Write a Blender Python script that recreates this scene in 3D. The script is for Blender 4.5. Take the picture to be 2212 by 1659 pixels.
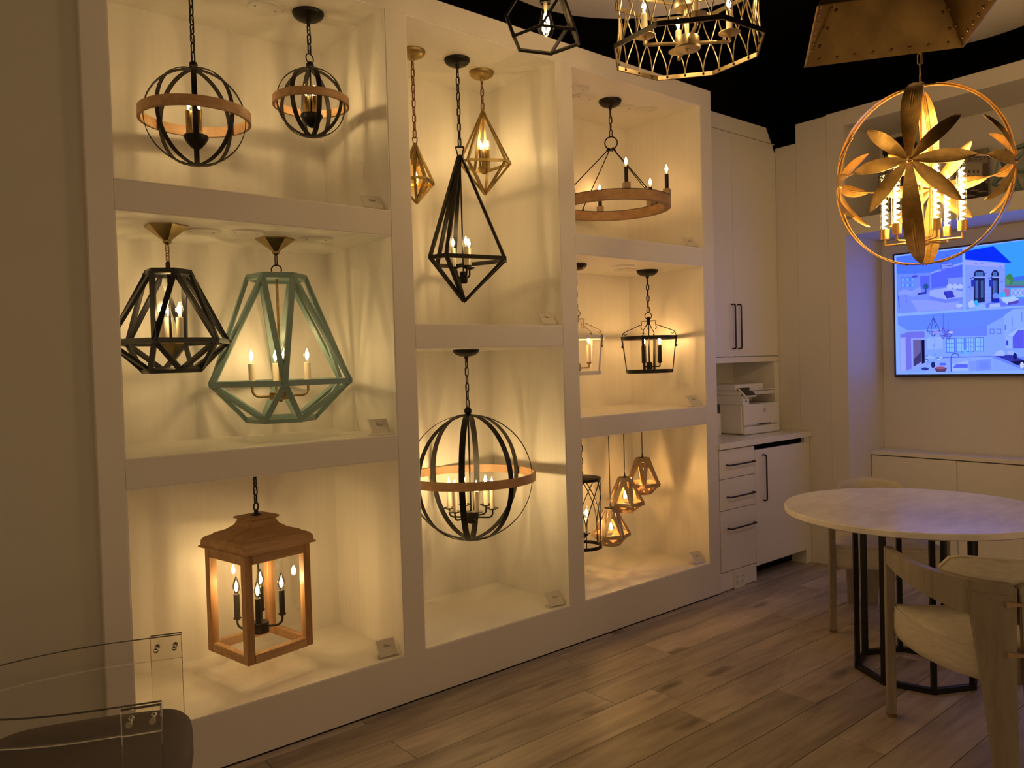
import bpy, bmesh, math, random
from mathutils import Vector, Matrix, Quaternion
random.seed(7)
for o in list(bpy.data.objects): bpy.data.objects.remove(o)
scene = bpy.context.scene
COL = scene.collection
PI = math.pi
R = math.radians

# ------------------------------------------------------------------ camera
CAM = Vector((0.0, -2.95, 1.4913))
FPX = 1676.05; IW, IH = 2212.0, 1659.0
_y, _p, _r = R(39.5453), R(-1.4308), R(-1.6293)
FW = Vector((math.sin(_y)*math.cos(_p), math.cos(_y)*math.cos(_p), math.sin(_p)))
_r0 = Vector((math.cos(_y), -math.sin(_y), 0)); _u0 = _r0.cross(FW)
RT = _r0*math.cos(_r) + _u0*math.sin(_r); UP = _u0*math.cos(_r) - _r0*math.sin(_r)
cd = bpy.data.cameras.new('camera'); cam = bpy.data.objects.new('camera', cd); COL.objects.link(cam)
cd.sensor_width = 36; cd.lens = FPX/IW*36; cd.clip_start = .02; cd.clip_end = 60
cam.matrix_world = Matrix(((RT.x, UP.x, -FW.x, CAM.x), (RT.y, UP.y, -FW.y, CAM.y), (RT.z, UP.z, -FW.z, CAM.z), (0, 0, 0, 1)))
scene.camera = cam
# ------------------------------------------------------------------ world, exposure
w = bpy.data.worlds.new('world'); scene.world = w; w.use_nodes = True
w.node_tree.nodes['Background'].inputs[0].default_value = (1.0, .62, .30, 1)
w.node_tree.nodes['Background'].inputs[1].default_value = .56
vs = scene.view_settings
vs.view_transform = 'Standard'; vs.look = 'None'; vs.gamma = 1; vs.exposure = 0.0; vs.use_curve_mapping = False

# ------------------------------------------------------------------ pixel -> place helpers
def ray(u, v): return FW + RT*((u-IW/2)/FPX) - UP*((v-IH/2)/FPX)
def wZ(u, v, z): d = ray(u, v); return CAM + d*((z-CAM.z)/d.z)
def wY(u, v, y): d = ray(u, v); return CAM + d*((y-CAM.y)/d.y)
def wX(u, v, x): d = ray(u, v); return CAM + d*((x-CAM.x)/d.x)
def wD(u, v, dep): return CAM + ray(u, v)*dep
def hz(A, u, v):                     # height on the upright line through A that shows at pixel row v
    d = ray(u, v); t = math.hypot(A[0]-CAM.x, A[1]-CAM.y)/math.hypot(d.x, d.y); return CAM.z + d.z*t

# ------------------------------------------------------------------ materials
def nd(nt, t, x=0, y=0): n = nt.nodes.new(t); n.location = (x, y); return n
def mat(name, col, rough=.5, metal=0., spec=.5, bump=0., bscale=40., var=0., vscale=6., coat=0., stretch=(1, 1, 1), col2=None):
    m = bpy.data.materials.new(name); m.use_nodes = True; nt = m.node_tree; b = nt.nodes['Principled BSDF']
    b.inputs['Base Color'].default_value = (*col, 1); b.inputs['Roughness'].default_value = rough
    b.inputs['Metallic'].default_value = metal; b.inputs['Specular IOR Level'].default_value = spec
    b.inputs['Coat Weight'].default_value = coat
    if bump or var:
        tc = nd(nt, 'ShaderNodeTexCoord'); mp = nd(nt, 'ShaderNodeMapping'); mp.inputs['Scale'].default_value = stretch
        nt.links.new(tc.outputs['Object'], mp.inputs['Vector'])
        if var:
            n = nd(nt, 'ShaderNodeTexNoise'); n.inputs['Scale'].default_value = vscale; n.inputs['Detail'].default_value = 5
            nt.links.new(mp.outputs['Vector'], n.inputs['Vector'])
            mx = nd(nt, 'ShaderNodeMix'); mx.data_type = 'RGBA'
            c2 = col2 or tuple(max(0, c*(1-var)) for c in col)
            mx.inputs['A'].default_value = (*c2, 1); mx.inputs['B'].default_value = (*col, 1)
            rp = nd(nt, 'ShaderNodeMapRange'); rp.inputs['From Min'].default_value = .35; rp.inputs['From Max'].default_value = .65
            nt.links.new(n.outputs['Fac'], rp.inputs['Value']); nt.links.new(rp.outputs['Result'], mx.inputs['Factor'])
            nt.links.new(mx.outputs['Result'], b.inputs['Base Color'])
        if bump:
            n2 = nd(nt, 'ShaderNodeTexNoise'); n2.inputs['Scale'].default_value = bscale; n2.inputs['Detail'].default_value = 3
            nt.links.new(mp.outputs['Vector'], n2.inputs['Vector'])
            bp = nd(nt, 'ShaderNodeBump'); bp.inputs['Strength'].default_value = bump; bp.inputs['Distance'].default_value = .004
            nt.links.new(n2.outputs['Fac'], bp.inputs['Height']); nt.links.new(bp.outputs['Normal'], b.inputs['Normal'])
    return m
def emat(name, col, s):
    m = bpy.data.materials.new(name); m.use_nodes = True; nt = m.node_tree; nt.nodes.clear()
    e = nd(nt, 'ShaderNodeEmission'); e.inputs[0].default_value = (*col, 1); e.inputs[1].default_value = s
    o = nd(nt, 'ShaderNodeOutputMaterial'); nt.links.new(e.outputs[0], o.inputs[0]); return m
def thin_glass(name, tint=(1, 1, 1), base=.04, gain=.8, rough=0.):
    """thin clear sheet: mostly see-through, mirror-like towards grazing angles"""
    m = bpy.data.materials.new(name); m.use_nodes = True; nt = m.node_tree; nt.nodes.clear()
    t = nd(nt, 'ShaderNodeBsdfTransparent'); t.inputs[0].default_value = (*tint, 1)
    g = nd(nt, 'ShaderNodeBsdfGlossy'); g.inputs['Roughness'].default_value = rough
    f = nd(nt, 'ShaderNodeLayerWeight'); f.inputs[0].default_value = .5
    pw = nd(nt, 'ShaderNodeMath'); pw.operation = 'POWER'; pw.inputs[1].default_value = 4.; nt.links.new(f.outputs['Facing'], pw.inputs[0])
    ma = nd(nt, 'ShaderNodeMath'); ma.operation = 'MULTIPLY_ADD'; ma.inputs[1].default_value = gain; ma.inputs[2].default_value = base; nt.links.new(pw.outputs[0], ma.inputs[0])
    mx = nd(nt, 'ShaderNodeMixShader'); o = nd(nt, 'ShaderNodeOutputMaterial'); nt.links.new(ma.outputs[0], mx.inputs[0])
    nt.links.new(t.outputs[0], mx.inputs[1]); nt.links.new(g.outputs[0], mx.inputs[2]); nt.links.new(mx.outputs[0], o.inputs[0]); return m
def wood(name, c1, c2, scale=9., axis='X', rough=.45, use_random=False, bump=.12, knots=False):
    """streaky grain running along one object axis"""
    m = bpy.data.materials.new(name); m.use_nodes = True; nt = m.node_tree; b = nt.nodes['Principled BSDF']
    b.inputs['Roughness'].default_value = rough; b.inputs['Specular IOR Level'].default_value = .35
    tc = nd(nt, 'ShaderNodeTexCoord'); mp = nd(nt, 'ShaderNodeMapping')
    s = {'X': (.12, 1, 1), 'Y': (1, .12, 1), 'Z': (1, 1, .12)}[axis]
    mp.inputs['Scale'].default_value = [k*scale for k in s]
    src = tc.outputs['Object']
    if use_random:
        oi = nd(nt, 'ShaderNodeObjectInfo'); va = nd(nt, 'ShaderNodeVectorMath'); va.operation = 'MULTIPLY_ADD'
        cx = nd(nt, 'ShaderNodeCombineXYZ')
        for k in range(3): nt.links.new(oi.outputs['Random'], cx.inputs[k])
        va.inputs[1].default_value = (31, 17, 23); nt.links.new(cx.outputs[0], va.inputs[0]); nt.links.new(tc.outputs['Object'], va.inputs[2]); src = va.outputs[0]
    nt.links.new(src, mp.inputs['Vector'])
    n = nd(nt, 'ShaderNodeTexNoise'); n.inputs['Scale'].default_value = 1.; n.inputs['Detail'].default_value = 7; n.inputs['Roughness'].default_value = .62; n.inputs['Distortion'].default_value = .6
    nt.links.new(mp.outputs[0], n.inputs['Vector'])
    n3 = nd(nt, 'ShaderNodeTexNoise'); n3.inputs['Scale'].default_value = 6.; n3.inputs['Detail'].default_value = 4
    nt.links.new(mp.outputs[0], n3.inputs['Vector'])
    ad = nd(nt, 'ShaderNodeMath'); ad.operation = 'MULTIPLY_ADD'; ad.inputs[1].default_value = .35; nt.links.new(n3.outputs['Fac'], ad.inputs[0]); nt.links.new(n.outputs['Fac'], ad.inputs[2])
    cr = nd(nt, 'ShaderNodeValToRGB'); cr.color_ramp.elements[0].position = .48; cr.color_ramp.elements[1].position = .86
    cr.color_ramp.elements[0].color = (*c2, 1); cr.color_ramp.elements[1].color = (*c1, 1)
    nt.links.new(ad.outputs[0], cr.inputs[0]); out = cr.outputs[0]
    if use_random:
        oi2 = nd(nt, 'ShaderNodeObjectInfo'); mr = nd(nt, 'ShaderNodeMapRange'); mr.inputs['To Min'].default_value = .80; mr.inputs['To Max'].default_value = 1.12
        nt.links.new(oi2.outputs['Random'], mr.inputs['Value'])
        mm = nd(nt, 'ShaderNodeVectorMath'); mm.operation = 'SCALE'; nt.links.new(out, mm.inputs[0]); nt.links.new(mr.outputs[0], mm.inputs['Scale']); out = mm.outputs[0]
    if knots:
        vo = nd(nt, 'ShaderNodeTexVoronoi'); vo.inputs['Scale'].default_value = 1.; vo.feature = 'F1'
        mp2 = nd(nt, 'ShaderNodeMapping'); mp2.inputs['Scale'].default_value = (1.7, 6.5, 1); nt.links.new(src, mp2.inputs['Vector'])
        n5 = nd(nt, 'ShaderNodeTexNoise'); n5.inputs['Scale'].default_value = 12; nt.links.new(src, n5.inputs['Vector'])
        vm = nd(nt, 'ShaderNodeVectorMath'); vm.operation = 'MULTIPLY_ADD'; vm.inputs[1].default_value = (.25, .25, 0); nt.links.new(n5.outputs['Color'], vm.inputs[0]); nt.links.new(mp2.outputs[0], vm.inputs[2])
        nt.links.new(vm.outputs[0], vo.inputs['Vector'])
        kr = nd(nt, 'ShaderNodeMapRange'); kr.inputs['From Min'].default_value = .05; kr.inputs['From Max'].default_value = .22; kr.inputs['To Min'].default_value = .45; kr.inputs['To Max'].default_value = 1
        nt.links.new(vo.outputs['Distance'], kr.inputs['Value'])
        ms = nd(nt, 'ShaderNodeVectorMath'); ms.operation = 'SCALE'; nt.links.new(out, ms.inputs[0]); nt.links.new(kr.outputs[0], ms.inputs['Scale']); out = ms.outputs[0]
    nt.links.new(out, b.inputs['Base Color'])
    if bump:
        bp = nd(nt, 'ShaderNodeBump'); bp.inputs['Strength'].default_value = bump; bp.inputs['Distance'].default_value = .002
        nt.links.new(ad.outputs[0], bp.inputs['Height']); nt.links.new(bp.outputs[0], b.inputs['Normal'])
    return m
def colmat(name, emit=0.):
    """colour print: takes the face colours of the mesh"""
    m = bpy.data.materials.new(name); m.use_nodes = True; nt = m.node_tree
    a = nd(nt, 'ShaderNodeVertexColor'); a.layer_name = 'print'
    if emit:
        nt.nodes.clear(); a = nd(nt, 'ShaderNodeVertexColor'); a.layer_name = 'print'
        e = nd(nt, 'ShaderNodeEmission'); e.inputs[1].default_value = emit; nt.links.new(a.outputs[0], e.inputs[0])
        o = nd(nt, 'ShaderNodeOutputMaterial'); nt.links.new(e.outputs[0], o.inputs[0])
    else:
        nt.links.new(a.outputs[0], nt.nodes['Principled BSDF'].inputs['Base Color']); nt.nodes['Principled BSDF'].inputs['Roughness'].default_value = .6
    return m

M = {}
M['paint'] = mat('white_satin_paint', (.69, .655, .605), .42, bump=.05, bscale=90, stretch=(1, 1, .15))
M['niche'] = mat('white_brushed_panel', (.80, .775, .72), .38, bump=.10, bscale=60, stretch=(4, 4, .12), var=.035, vscale=9)
M['plaster'] = mat('wall_paint', (.50, .485, .42), .6, bump=.05, bscale=150)
M['black_paint'] = mat('black_ceiling_paint', (.004, .004, .0045), .9, spec=.1)
M['cloud'] = mat('cream_ceiling_disc', (.90, .86, .80), .7)
M['cab'] = mat('cabinet_lacquer', (.76, .73, .68), .4)
M['counter'] = mat('white_quartz', (.80, .77, .73), .18, var=.05, vscale=20)
M['floor'] = wood('grey_oak_plank', (.53, .45, .37), (.27, .215, .17), 7., 'X', .42, True, .15, True)
M['sub'] = mat('dark_joint', (.05, .04, .03), .9)
M['iron'] = mat('black_iron', (.016, .014, .012), .42, .6, var=.3, vscale=30)
M['bronze'] = mat('dark_bronze', (.05, .03, .02), .35, .9)
M['brass'] = mat('antique_brass', (.40, .29, .13), .34, 1., var=.3, vscale=25)
M['agedgold'] = mat('aged_gold_leaf', (.46, .33, .13), .42, 1., var=.4, vscale=22, bump=.1)
M['copper'] = mat('copper_chain', (.26, .12, .06), .35, 1.)
M['gold'] = mat('bright_gold_leaf', (.78, .50, .16), .33, 1., var=.28, vscale=30, bump=.15, bscale=60)
M['silvergold'] = mat('champagne_leaf', (.55, .43, .25), .38, 1., var=.3, vscale=25)
M['aqua'] = mat('aqua_paint', (.20, .30, .285), .35, var=.08, vscale=14)
M['blackwood'] = mat('black_lacquer_wood', (.013, .013, .016), .3)
M['oak'] = wood('oiled_oak', (.47, .27, .12), (.27, .135, .055), 16., 'Z', .4)
M['oakring'] = wood('oak_ring', (.52, .32, .16), (.32, .175, .08), 14., 'X', .45)
M['pine'] = wood('pale_wood', (.44, .31, .19), (.29, .19, .11), 18., 'Z', .5)
M['rustbrass'] = mat('riveted_brass_sheet', (.40, .27, .10), .42, .95, var=.35, vscale=9, bump=.08)
M['ivory'] = mat('ivory_sleeve', (.80, .72, .55), .5)
M['whitepl'] = mat('white_plastic', (.72, .70, .66), .45)
M['greypl'] = mat('grey_plastic', (.30, .28, .26), .45)
M['darkpl'] = mat('dark_plastic', (.02, .02, .022), .35)
M['glass'] = thin_glass('clear_pane_glass', (.985, .98, .97), .045, .6)
M['bulb'] = thin_glass('bulb_glass', (1, 1, 1), .03, .35)
M['amber'] = thin_glass('amber_bulb_glass', (1, .86, .62), .03, .35)
M['acryl'] = mat('clear_acrylic', (.97, .97, .95), .02)
_b = M['acryl'].node_tree.nodes['Principled BSDF']; _b.inputs['Transmission Weight'].default_value = 1; _b.inputs['IOR'].default_value = 1.42
M['steel'] = mat('polished_steel', (.75, .73, .70), .12, 1.)
M['marble'] = mat('pale_marble', (.86, .82, .78), .25, var=.14, vscale=7, stretch=(1, 2.6, 1))
M['tblack'] = mat('black_table_metal', (.012, .011, .011), .4, .5)
M['fabric'] = mat('linen_fabric', (.62, .565, .48), .9, bump=.5, bscale=350, var=.12, vscale=60, spec=.15, stretch=(.35, .35, 1.6))
M['chairwood'] = wood('grey_oak_chair', (.31, .27, .215), (.205, .17, .13), 10., 'Z', .45)
M['velvet'] = mat('taupe_seat_fabric', (.155, .13, .115), .85, bump=.3, bscale=300, spec=.2)
M['paper'] = mat('card_paper', (.62, .58, .52), .7)
M['ink'] = mat('grey_ink', (.14, .12, .1), .8)
WARM, AMB = (1.0, .66, .27), (1.0, .54, .18)
for k_, c_, g_ in (('A', WARM, 165), ('F', WARM, 215), ('B', AMB, 78), ('C', AMB, 165), ('E', (1.0, .60, .20), 100), ('P', (1.0, .60, .23), 390), ('W', WARM, 400), ('G', (1.0, .62, .22), 360), ('T', (1.0, .68, .27), 125), ('N', WARM, 135)):
    M['glow'+k_] = emat('filament_glow_'+k_.lower(), c_, g_)
M['screen'] = colmat('tv_picture', 1.0)
M['print'] = colmat('printed_board')

# ------------------------------------------------------------------ mesh builder
class MB:
    def __init__(s): s.v = []; s.f = []
    def add(s, vs, fs):
        b = len(s.v); s.v += [tuple(p) for p in vs]; s.f += [tuple(b+i for i in f) for f in fs]; return s
    def box(s, x0, x1, y0, y1, z0, z1):
        x0, x1 = sorted((x0, x1)); y0, y1 = sorted((y0, y1)); z0, z1 = sorted((z0, z1))
        return s.add([(x, y, z) for z in (z0, z1) for y in (y0, y1) for x in (x0, x1)],
                     [(0, 2, 3, 1), (4, 5, 7, 6), (0, 1, 5, 4), (2, 6, 7, 3), (0, 4, 6, 2), (1, 3, 7, 5)])
    def bar(s, p, q, wd, th, nrm, e0=0., e1=0.):
        """rectangular bar p->q; wide face looks along nrm"""
        p, q, nrm = Vector(p), Vector(q), Vector(nrm); d = (q-p).normalized(); p = p-d*e0; q = q+d*e1
        sd = d.cross(nrm).normalized(); n = sd.cross(d).normalized(); a = sd*wd/2; c = n*th/2
        vs = [p-a-c, p+a-c, p+a+c, p-a+c, q-a-c, q+a-c, q+a+c, q-a+c]
        return s.add(vs, [(0, 1, 2, 3), (7, 6, 5, 4), (0, 4, 5, 1), (1, 5, 6, 2), (2, 6, 7, 3), (3, 7, 4, 0)])
    def tube(s, path, r, n=8, closed=False, flat=None):
        P = [Vector(p) for p in path]; L = len(P); rings = []; prev = None
        for i in range(L):
            a = P[(i-1) % L] if (closed or i > 0) else P[i]; b = P[(i+1) % L] if (closed or i < L-1) else P[i]
            d = (b-a).normalized()
            if prev is None: u = d.orthogonal().normalized()
            else:
                u = prev - d*prev.dot(d)
                u = u.normalized() if u.length > 1e-6 else d.orthogonal().normalized()
            prev = u; w_ = d.cross(u); rr = r[i] if isinstance(r, (list, tuple)) else r
            rings.append([P[i]+(u*math.cos(2*PI*k/n)+w_*math.sin(2*PI*k/n))*rr for k in range(n)])
        b0 = len(s.v)
        for g in rings: s.v += [tuple(p) for p in g]
        m = L if closed else L-1
        best = 0
        if closed:
            best = min(range(n), key=lambda sft: (rings[-1][0]-rings[0][sft]).length)
        for i in range(m):
            j = (i+1) % L; sh = best if (closed and j == 0) else 0
            for k in range(n):
                s.f.append((b0+i*n+k, b0+j*n+(k+sh) % n, b0+j*n+(k+1+sh) % n, b0+i*n+(k+1) % n))
        if not closed:
            s.f.append(tuple(b0+k for k in range(n-1, -1, -1))); s.f.append(tuple(b0+(L-1)*n+k for k in range(n)))
        return s
    def lathe(s, prof, n=20, c=(0, 0, 0), cap=False, a0=0.):
        b0 = len(s.v); c = Vector(c); idx = []
        for (r, z) in prof:
            if r < 1e-5: idx.append([len(s.v)]*n); s.v.append((c.x, c.y, c.z+z))
            else:
                idx.append(list(range(len(s.v), len(s.v)+n)))
                s.v += [(c.x+r*math.cos(a0+2*PI*k/n), c.y+r*math.sin(a0+2*PI*k/n), c.z+z) for k in range(n)]
        for i in range(len(prof)-1):
            A, B = idx[i], idx[i+1]
            for k in range(n):
                q = [A[k], A[(k+1) % n], B[(k+1) % n], B[k]]; qq = []
                for x in q:
                    if x not in qq: qq.append(x)
                if len(qq) > 2: s.f.append(tuple(qq))
        if cap:
            if prof[0][0] > 1e-5: s.f.append(tuple(reversed(idx[0])))
            if prof[-1][0] > 1e-5: s.f.append(tuple(idx[-1]))
        return s
    def ringrect(s, ri, ro, z0, z1, n=48, c=(0, 0, 0)):
        b0 = len(s.v)
        for k in range(n):
            a = 2*PI*k/n; ca, sa = math.cos(a), math.sin(a)
            s.v += [(c[0]+ri*ca, c[1]+ri*sa, c[2]+z0), (c[0]+ro*ca, c[1]+ro*sa, c[2]+z0), (c[0]+ro*ca, c[1]+ro*sa, c[2]+z1), (c[0]+ri*ca, c[1]+ri*sa, c[2]+z1)]
        for k in range(n):
            i = b0+4*k; j = b0+4*((k+1) % n)
            for q in range(4): s.f.append((i+q, j+q, j+(q+1) % 4, i+(q+1) % 4))
        return s
    def prism(s, poly, z0, z1):
        n = len(poly); b0 = len(s.v)
        s.v += [(x, y, z0) for x, y in poly]+[(x, y, z1) for x, y in poly]
        s.f.append(tuple(b0+k for k in range(n-1, -1, -1))); s.f.append(tuple(b0+n+k for k in range(n)))
        for k in range(n): s.f.append((b0+k, b0+(k+1) % n, b0+n+(k+1) % n, b0+n+k))
        return s
    def loft(s, secs, closed_sec=True, caps=True):
        n = len(secs[0]); b0 = len(s.v)
        for g in secs: s.v += [tuple(p) for p in g]
        for i in range(len(secs)-1):
            for k in range(n if closed_sec else n-1):
                s.f.append((b0+i*n+k, b0+i*n+(k+1) % n, b0+(i+1)*n+(k+1) % n, b0+(i+1)*n+k))
        if caps and closed_sec:
            s.f.append(tuple(b0+k for k in range(n-1, -1, -1))); s.f.append(tuple(b0+(len(secs)-1)*n+k for k in range(n)))
        return s
    def sphere(s, c, r, n=14, m=8, sz=1.):
        return s.lathe([(r*math.sin(PI*i/m) if 0 < i < m else 0, -r*sz*math.cos(PI*i/m)) for i in range(m+1)], n, c)
    def mesh(s, name, mt, smooth=0., bevel=0., seg=1):
        me = bpy.data.meshes.new(name); bm = bmesh.new()
        vs = [bm.verts.new(p) for p in s.v]
        for f in s.f:
            try: bm.faces.new([vs[i] for i in f])
            except ValueError: pass
        bmesh.ops.recalc_face_normals(bm, faces=bm.faces)
        if bevel: bmesh.ops.bevel(bm, geom=[e for e in bm.edges if e.is_manifold and e.calc_face_angle(0) > .5], offset=bevel, segments=seg, affect='EDGES', profile=.5)
        bm.to_mesh(me); bm.free(); me.materials.append(M[mt] if isinstance(mt, str) else mt)
        if smooth:
            me.polygons.foreach_set('use_smooth', [True]*len(me.polygons)); me.set_sharp_from_angle(angle=R(smooth))
        return me
    def build(s, name, mt, parent=None, loc=(0, 0, 0), rot=None, smooth=0., bevel=0., seg=1):
        return inst(name, s.mesh(name, mt, smooth, bevel, seg), parent, loc, rot)
def inst(name, me, parent=None, loc=(0, 0, 0), rot=None):
    o = bpy.data.objects.new(name, me); COL.objects.link(o); o.location = loc
    if rot is not None: o.rotation_euler = rot
    if parent: o.parent = parent
    return o
def thing(name, label, cat, loc, rotz=0., group=None):
    o = bpy.data.objects.new(name, None); COL.objects.link(o); o.location = loc; o.rotation_euler = (0, 0, rotz); o.empty_display_size = .05
    return tag(o, label, cat, group)
def tag(o, label, cat, group=None):
    o['label'] = label; o['category'] = cat
    if group: o['group'] = group
    return o
def struct(o, label=None):
    o['kind'] = 'structure'
    if label: o['label'] = label
    return o
def circ(r, n=24, z=0., a0=0.): return [(r*math.cos(a0+2*PI*k/n), r*math.sin(a0+2*PI*k/n), z) for k in range(n)]
def srgb(c): return tuple((x/255/12.92 if x/255 <= .04045 else ((x/255+.055)/1.055)**2.4) for x in c)
def text_mesh(name, s, size, mt, parent, mtx, align='LEFT'):
    cu = bpy.data.curves.new(name, 'FONT'); cu.body = s; cu.size = size; cu.align_x = align; cu.resolution_u = 2
    t = bpy.data.objects.new(name, cu); COL.objects.link(t)
    dg = bpy.context.evaluated_depsgraph_get(); me = bpy.data.meshes.new_from_object(t.evaluated_get(dg))
    bpy.data.objects.remove(t); me.materials.clear(); me.materials.append(M[mt]); me.name = name
    o = bpy.data.objects.new(name, me); COL.objects.link(o)
    if parent: o.parent = parent
    o.matrix_local = mtx
    return o
def frame(origin, xa, ya):
    xa = Vector(xa).normalized(); ya = Vector(ya).normalized(); za = xa.cross(ya)
    return Matrix(((xa.x, ya.x, za.x, origin[0]), (xa.y, ya.y, za.y, origin[1]), (xa.z, ya.z, za.z, origin[2]), (0, 0, 0, 1)))
# ================================================================== THE ROOM
X0, X1, X2, X3, X4, X5, X6, X7 = .588, .673, 1.7785, 1.884, 2.7915, 2.901, 4.002, 4.1106
ZB, ZT, ZTOP = .2133, 3.056, 3.164            # plinth top, underside of the head rail, top
S2B, S2A, S1B, S1A = 1.090, 1.195, 2.069, 2.175
MB_, MA_ = 1.579, 1.6837
ND = .62                                       # niche depth
XW = 5.214                                     # face of the right-hand wall

# ---- floor of separate planks
fl = struct(MB().box(-4.2, 6.2, -4.6, .75, -.06, -.012).build('floor', 'sub'), 'grey brown oak plank floor')
PW, PL = .195, 1.53
pl = {}
row = 0; y = -.05+PW
while y > -4.5:
    off = (3.08 if row % 2 == 0 else 2.33) + [0, .31, -.22, .12, -.4, .27][row % 6]*(0 if row in (2, 7) else 1)
    k0 = -math.ceil((off+4.1)/PL); x = off+k0*PL
    while x < 6.1:
        x0, x1 = max(x, -4.1), min(x+PL, 6.1); y1 = min(y, .0 if x1 > X0 else .0)
        if x1-x0 > .05 and y1-(y-PW) > .02:
            kx = (round(x1-x0, 3), round(y1-(y-PW), 3))
            if kx not in pl:
                pl[kx] = MB().box(-kx[0]/2+.0012, kx[0]/2-.0012, -kx[1]/2+.0012, kx[1]/2-.0012, -.012, 0).mesh('plank', 'floor', bevel=.0012)
            inst('plank', pl[kx], fl, ((x0+x1)/2, (y1+y-PW)/2, 0))
        x += PL
    y -= PW; row += 1
# floor strips under the alcove side
inst('plank', MB().box(-.55, .55, 0.001, .30, -.012, 0).mesh('plank', 'floor'), fl, (4.66, 0, 0))

# ---- display wall with niches
wb = struct(MB().box(X0, X7, .625, .70, 0, ZTOP).build('wall_back', 'paint'), 'white built-in display wall of open lit niches')
def board(name, x0, x1, z0, z1, y0=0., y1=ND, mt='paint', bv=.0015): return MB().box(x0, x1, y0, y1, z0, z1).build(name, mt, wb, bevel=bv)
board('plinth', X0, X7, 0.004, ZB); board('head_rail', X0, X7, ZT, ZTOP)
for a, b in ((X0, X1), (X2, X3), (X4, X5), (X6, X7)): board('stile', a, b, ZB, ZT)
G = .0006
for a, b, z0, z1 in ((X1, X2, S2B, S2A), (X1, X2, S1B, S1A), (X3, X4, MB_, MA_), (X5, X6, S2B, S2A), (X5, X6, S1B, S1A)):
    board('rail', a+G, b-G, z0, z1, .0006)
NICHES = [(X1, X2, ZB, S2B), (X1, X2, S2A, S1B), (X1, X2, S1A, ZT), (X3, X4, ZB, MB_), (X3, X4, MA_, ZT), (X5, X6, ZB, S2B), (X5, X6, S2A, S1B), (X5, X6, S1A, ZT)]
t = .004
for a, b, z0, z1 in NICHES:
    for nm, bx in (('niche_back_panel', (a, b, ND-t, ND, z0, z1)), ('niche_side_panel', (a, a+t, .003, ND-t, z0+t, z1-t)), ('niche_side_panel', (b-t, b, .003, ND-t, z0+t, z1-t)),
                   ('niche_ceiling_panel', (a, b, .003, ND-t, z1-t, z1)), ('niche_floor_panel', (a, b, .003, ND-t, z0, z0+t))):
        MB().box(*bx).build(nm, 'niche', wb)
ZN1, ZN2, ZN3, ZNM = ZT-t, S1B-t, S2B-t, MB_-t     # niche ceilings

# plain wall to the left of the display wall
struct(MB().box(-4.2, X0, .03, .7, 0, ZTOP+.5).build('wall_left', 'plaster'), 'plain painted wall left of the display wall')
# black upper walls and ceiling
struct(MB().box(-4.4, 7.2, -6.0, 1.4, 3.80, 3.86).build('ceiling', 'black_paint'), 'black painted ceiling')
struct(MB().box(X0, 7.2, .72, .78, 2.6, 3.80).build('wall_upper', 'black_paint'), 'black wall above the display wall')
struct(MB().box(6.0, 6.06, -6.0, .72, 0, 3.80).build('wall_far', 'black_paint'), 'black wall behind the television wall')

# cream discs hung under the black ceiling
for (cx, cy, rr, lb) in ((2.86, -.62, .875, 'cream round ceiling panel above the black pendant'), (4.80, -1.14, .67, 'cream round ceiling panel above the riveted brass shade')):
    d = thing('ceiling_disc', lb, 'ceiling panel', (cx, cy, 3.45))
    MB().lathe([(0, 0), (rr-.004, 0), (rr, .004), (rr, .03), (0, .03)], 72).build('panel', 'cloud', d, smooth=30)
    for a in range(3): MB().tube([(.6*rr*math.cos(a*2.1), .6*rr*math.sin(a*2.1), .03), (.6*rr*math.cos(a*2.1), .6*rr*math.sin(a*2.1), .35)], .004, 6).build('hanger', 'darkpl', d)

# ---- right-hand wall with television alcove
wr = struct(MB().box(5.745, 5.80, -5.6, .70, 0, 3.17).build('wall_right', 'paint'), 'white wall with television alcove and display shelf')
def rb(name, x0, x1, y0, y1, z0, z1, mt='paint'): return MB().box(x0, x1, y0, y1, z0, z1).build(name, mt, wr, bevel=.001)
YA = -.294
rb('panel', XW, 5.745, .071, .70, 0, 3.03); rb('panel', XW, 5.745, -.166, .070, 0, 3.166); rb('stile', XW-.004, 5.745, YA, -.167, 0, 3.172)
rb('header', XW-.004, 5.745, -5.6, YA-.0006, 3.066, 3.172); rb('shelf', XW-.004, 5.728, -5.6, YA-.0006, 2.312, 2.422)
rb('alcove_back', 5.728, 5.745, -5.6, YA-.0006, 0, 3.066)
rb('shelf_cleat', XW+.02, 5.728, YA-.012, YA-.0008, 2.318, 2.41)
# low console in the alcove
XC = 5.521
cz = thing('console_cabinet', 'low white built-in console with flat doors under the television', 'cabinet', (XC, -2.5, 0))
def cl(x0, x1, y0, y1, z0, z1): return MB().box(x0-XC, x1-XC, y0+2.5, y1+2.5, z0, z1)
cl(XC+.02, 5.726, -5.4, YA-.001, .0, .768).build('body', 'cab', cz)
cl(XC-.004, 5.727, -5.4, YA-.001, .775, .803).build('top', 'cab', cz, bevel=.002)
ys = [YA-.002]; ysp = wX(2067, 1010, XC).y; wdth = ysp-ys[0]
for k in range(6): ys.append(ys[-1]+wdth)
for k in range(6): cl(XC, XC+.019, ys[k]-.002, ys[k+1]+.002, .06, .768).build('door', 'cab', cz, bevel=.001)
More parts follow.
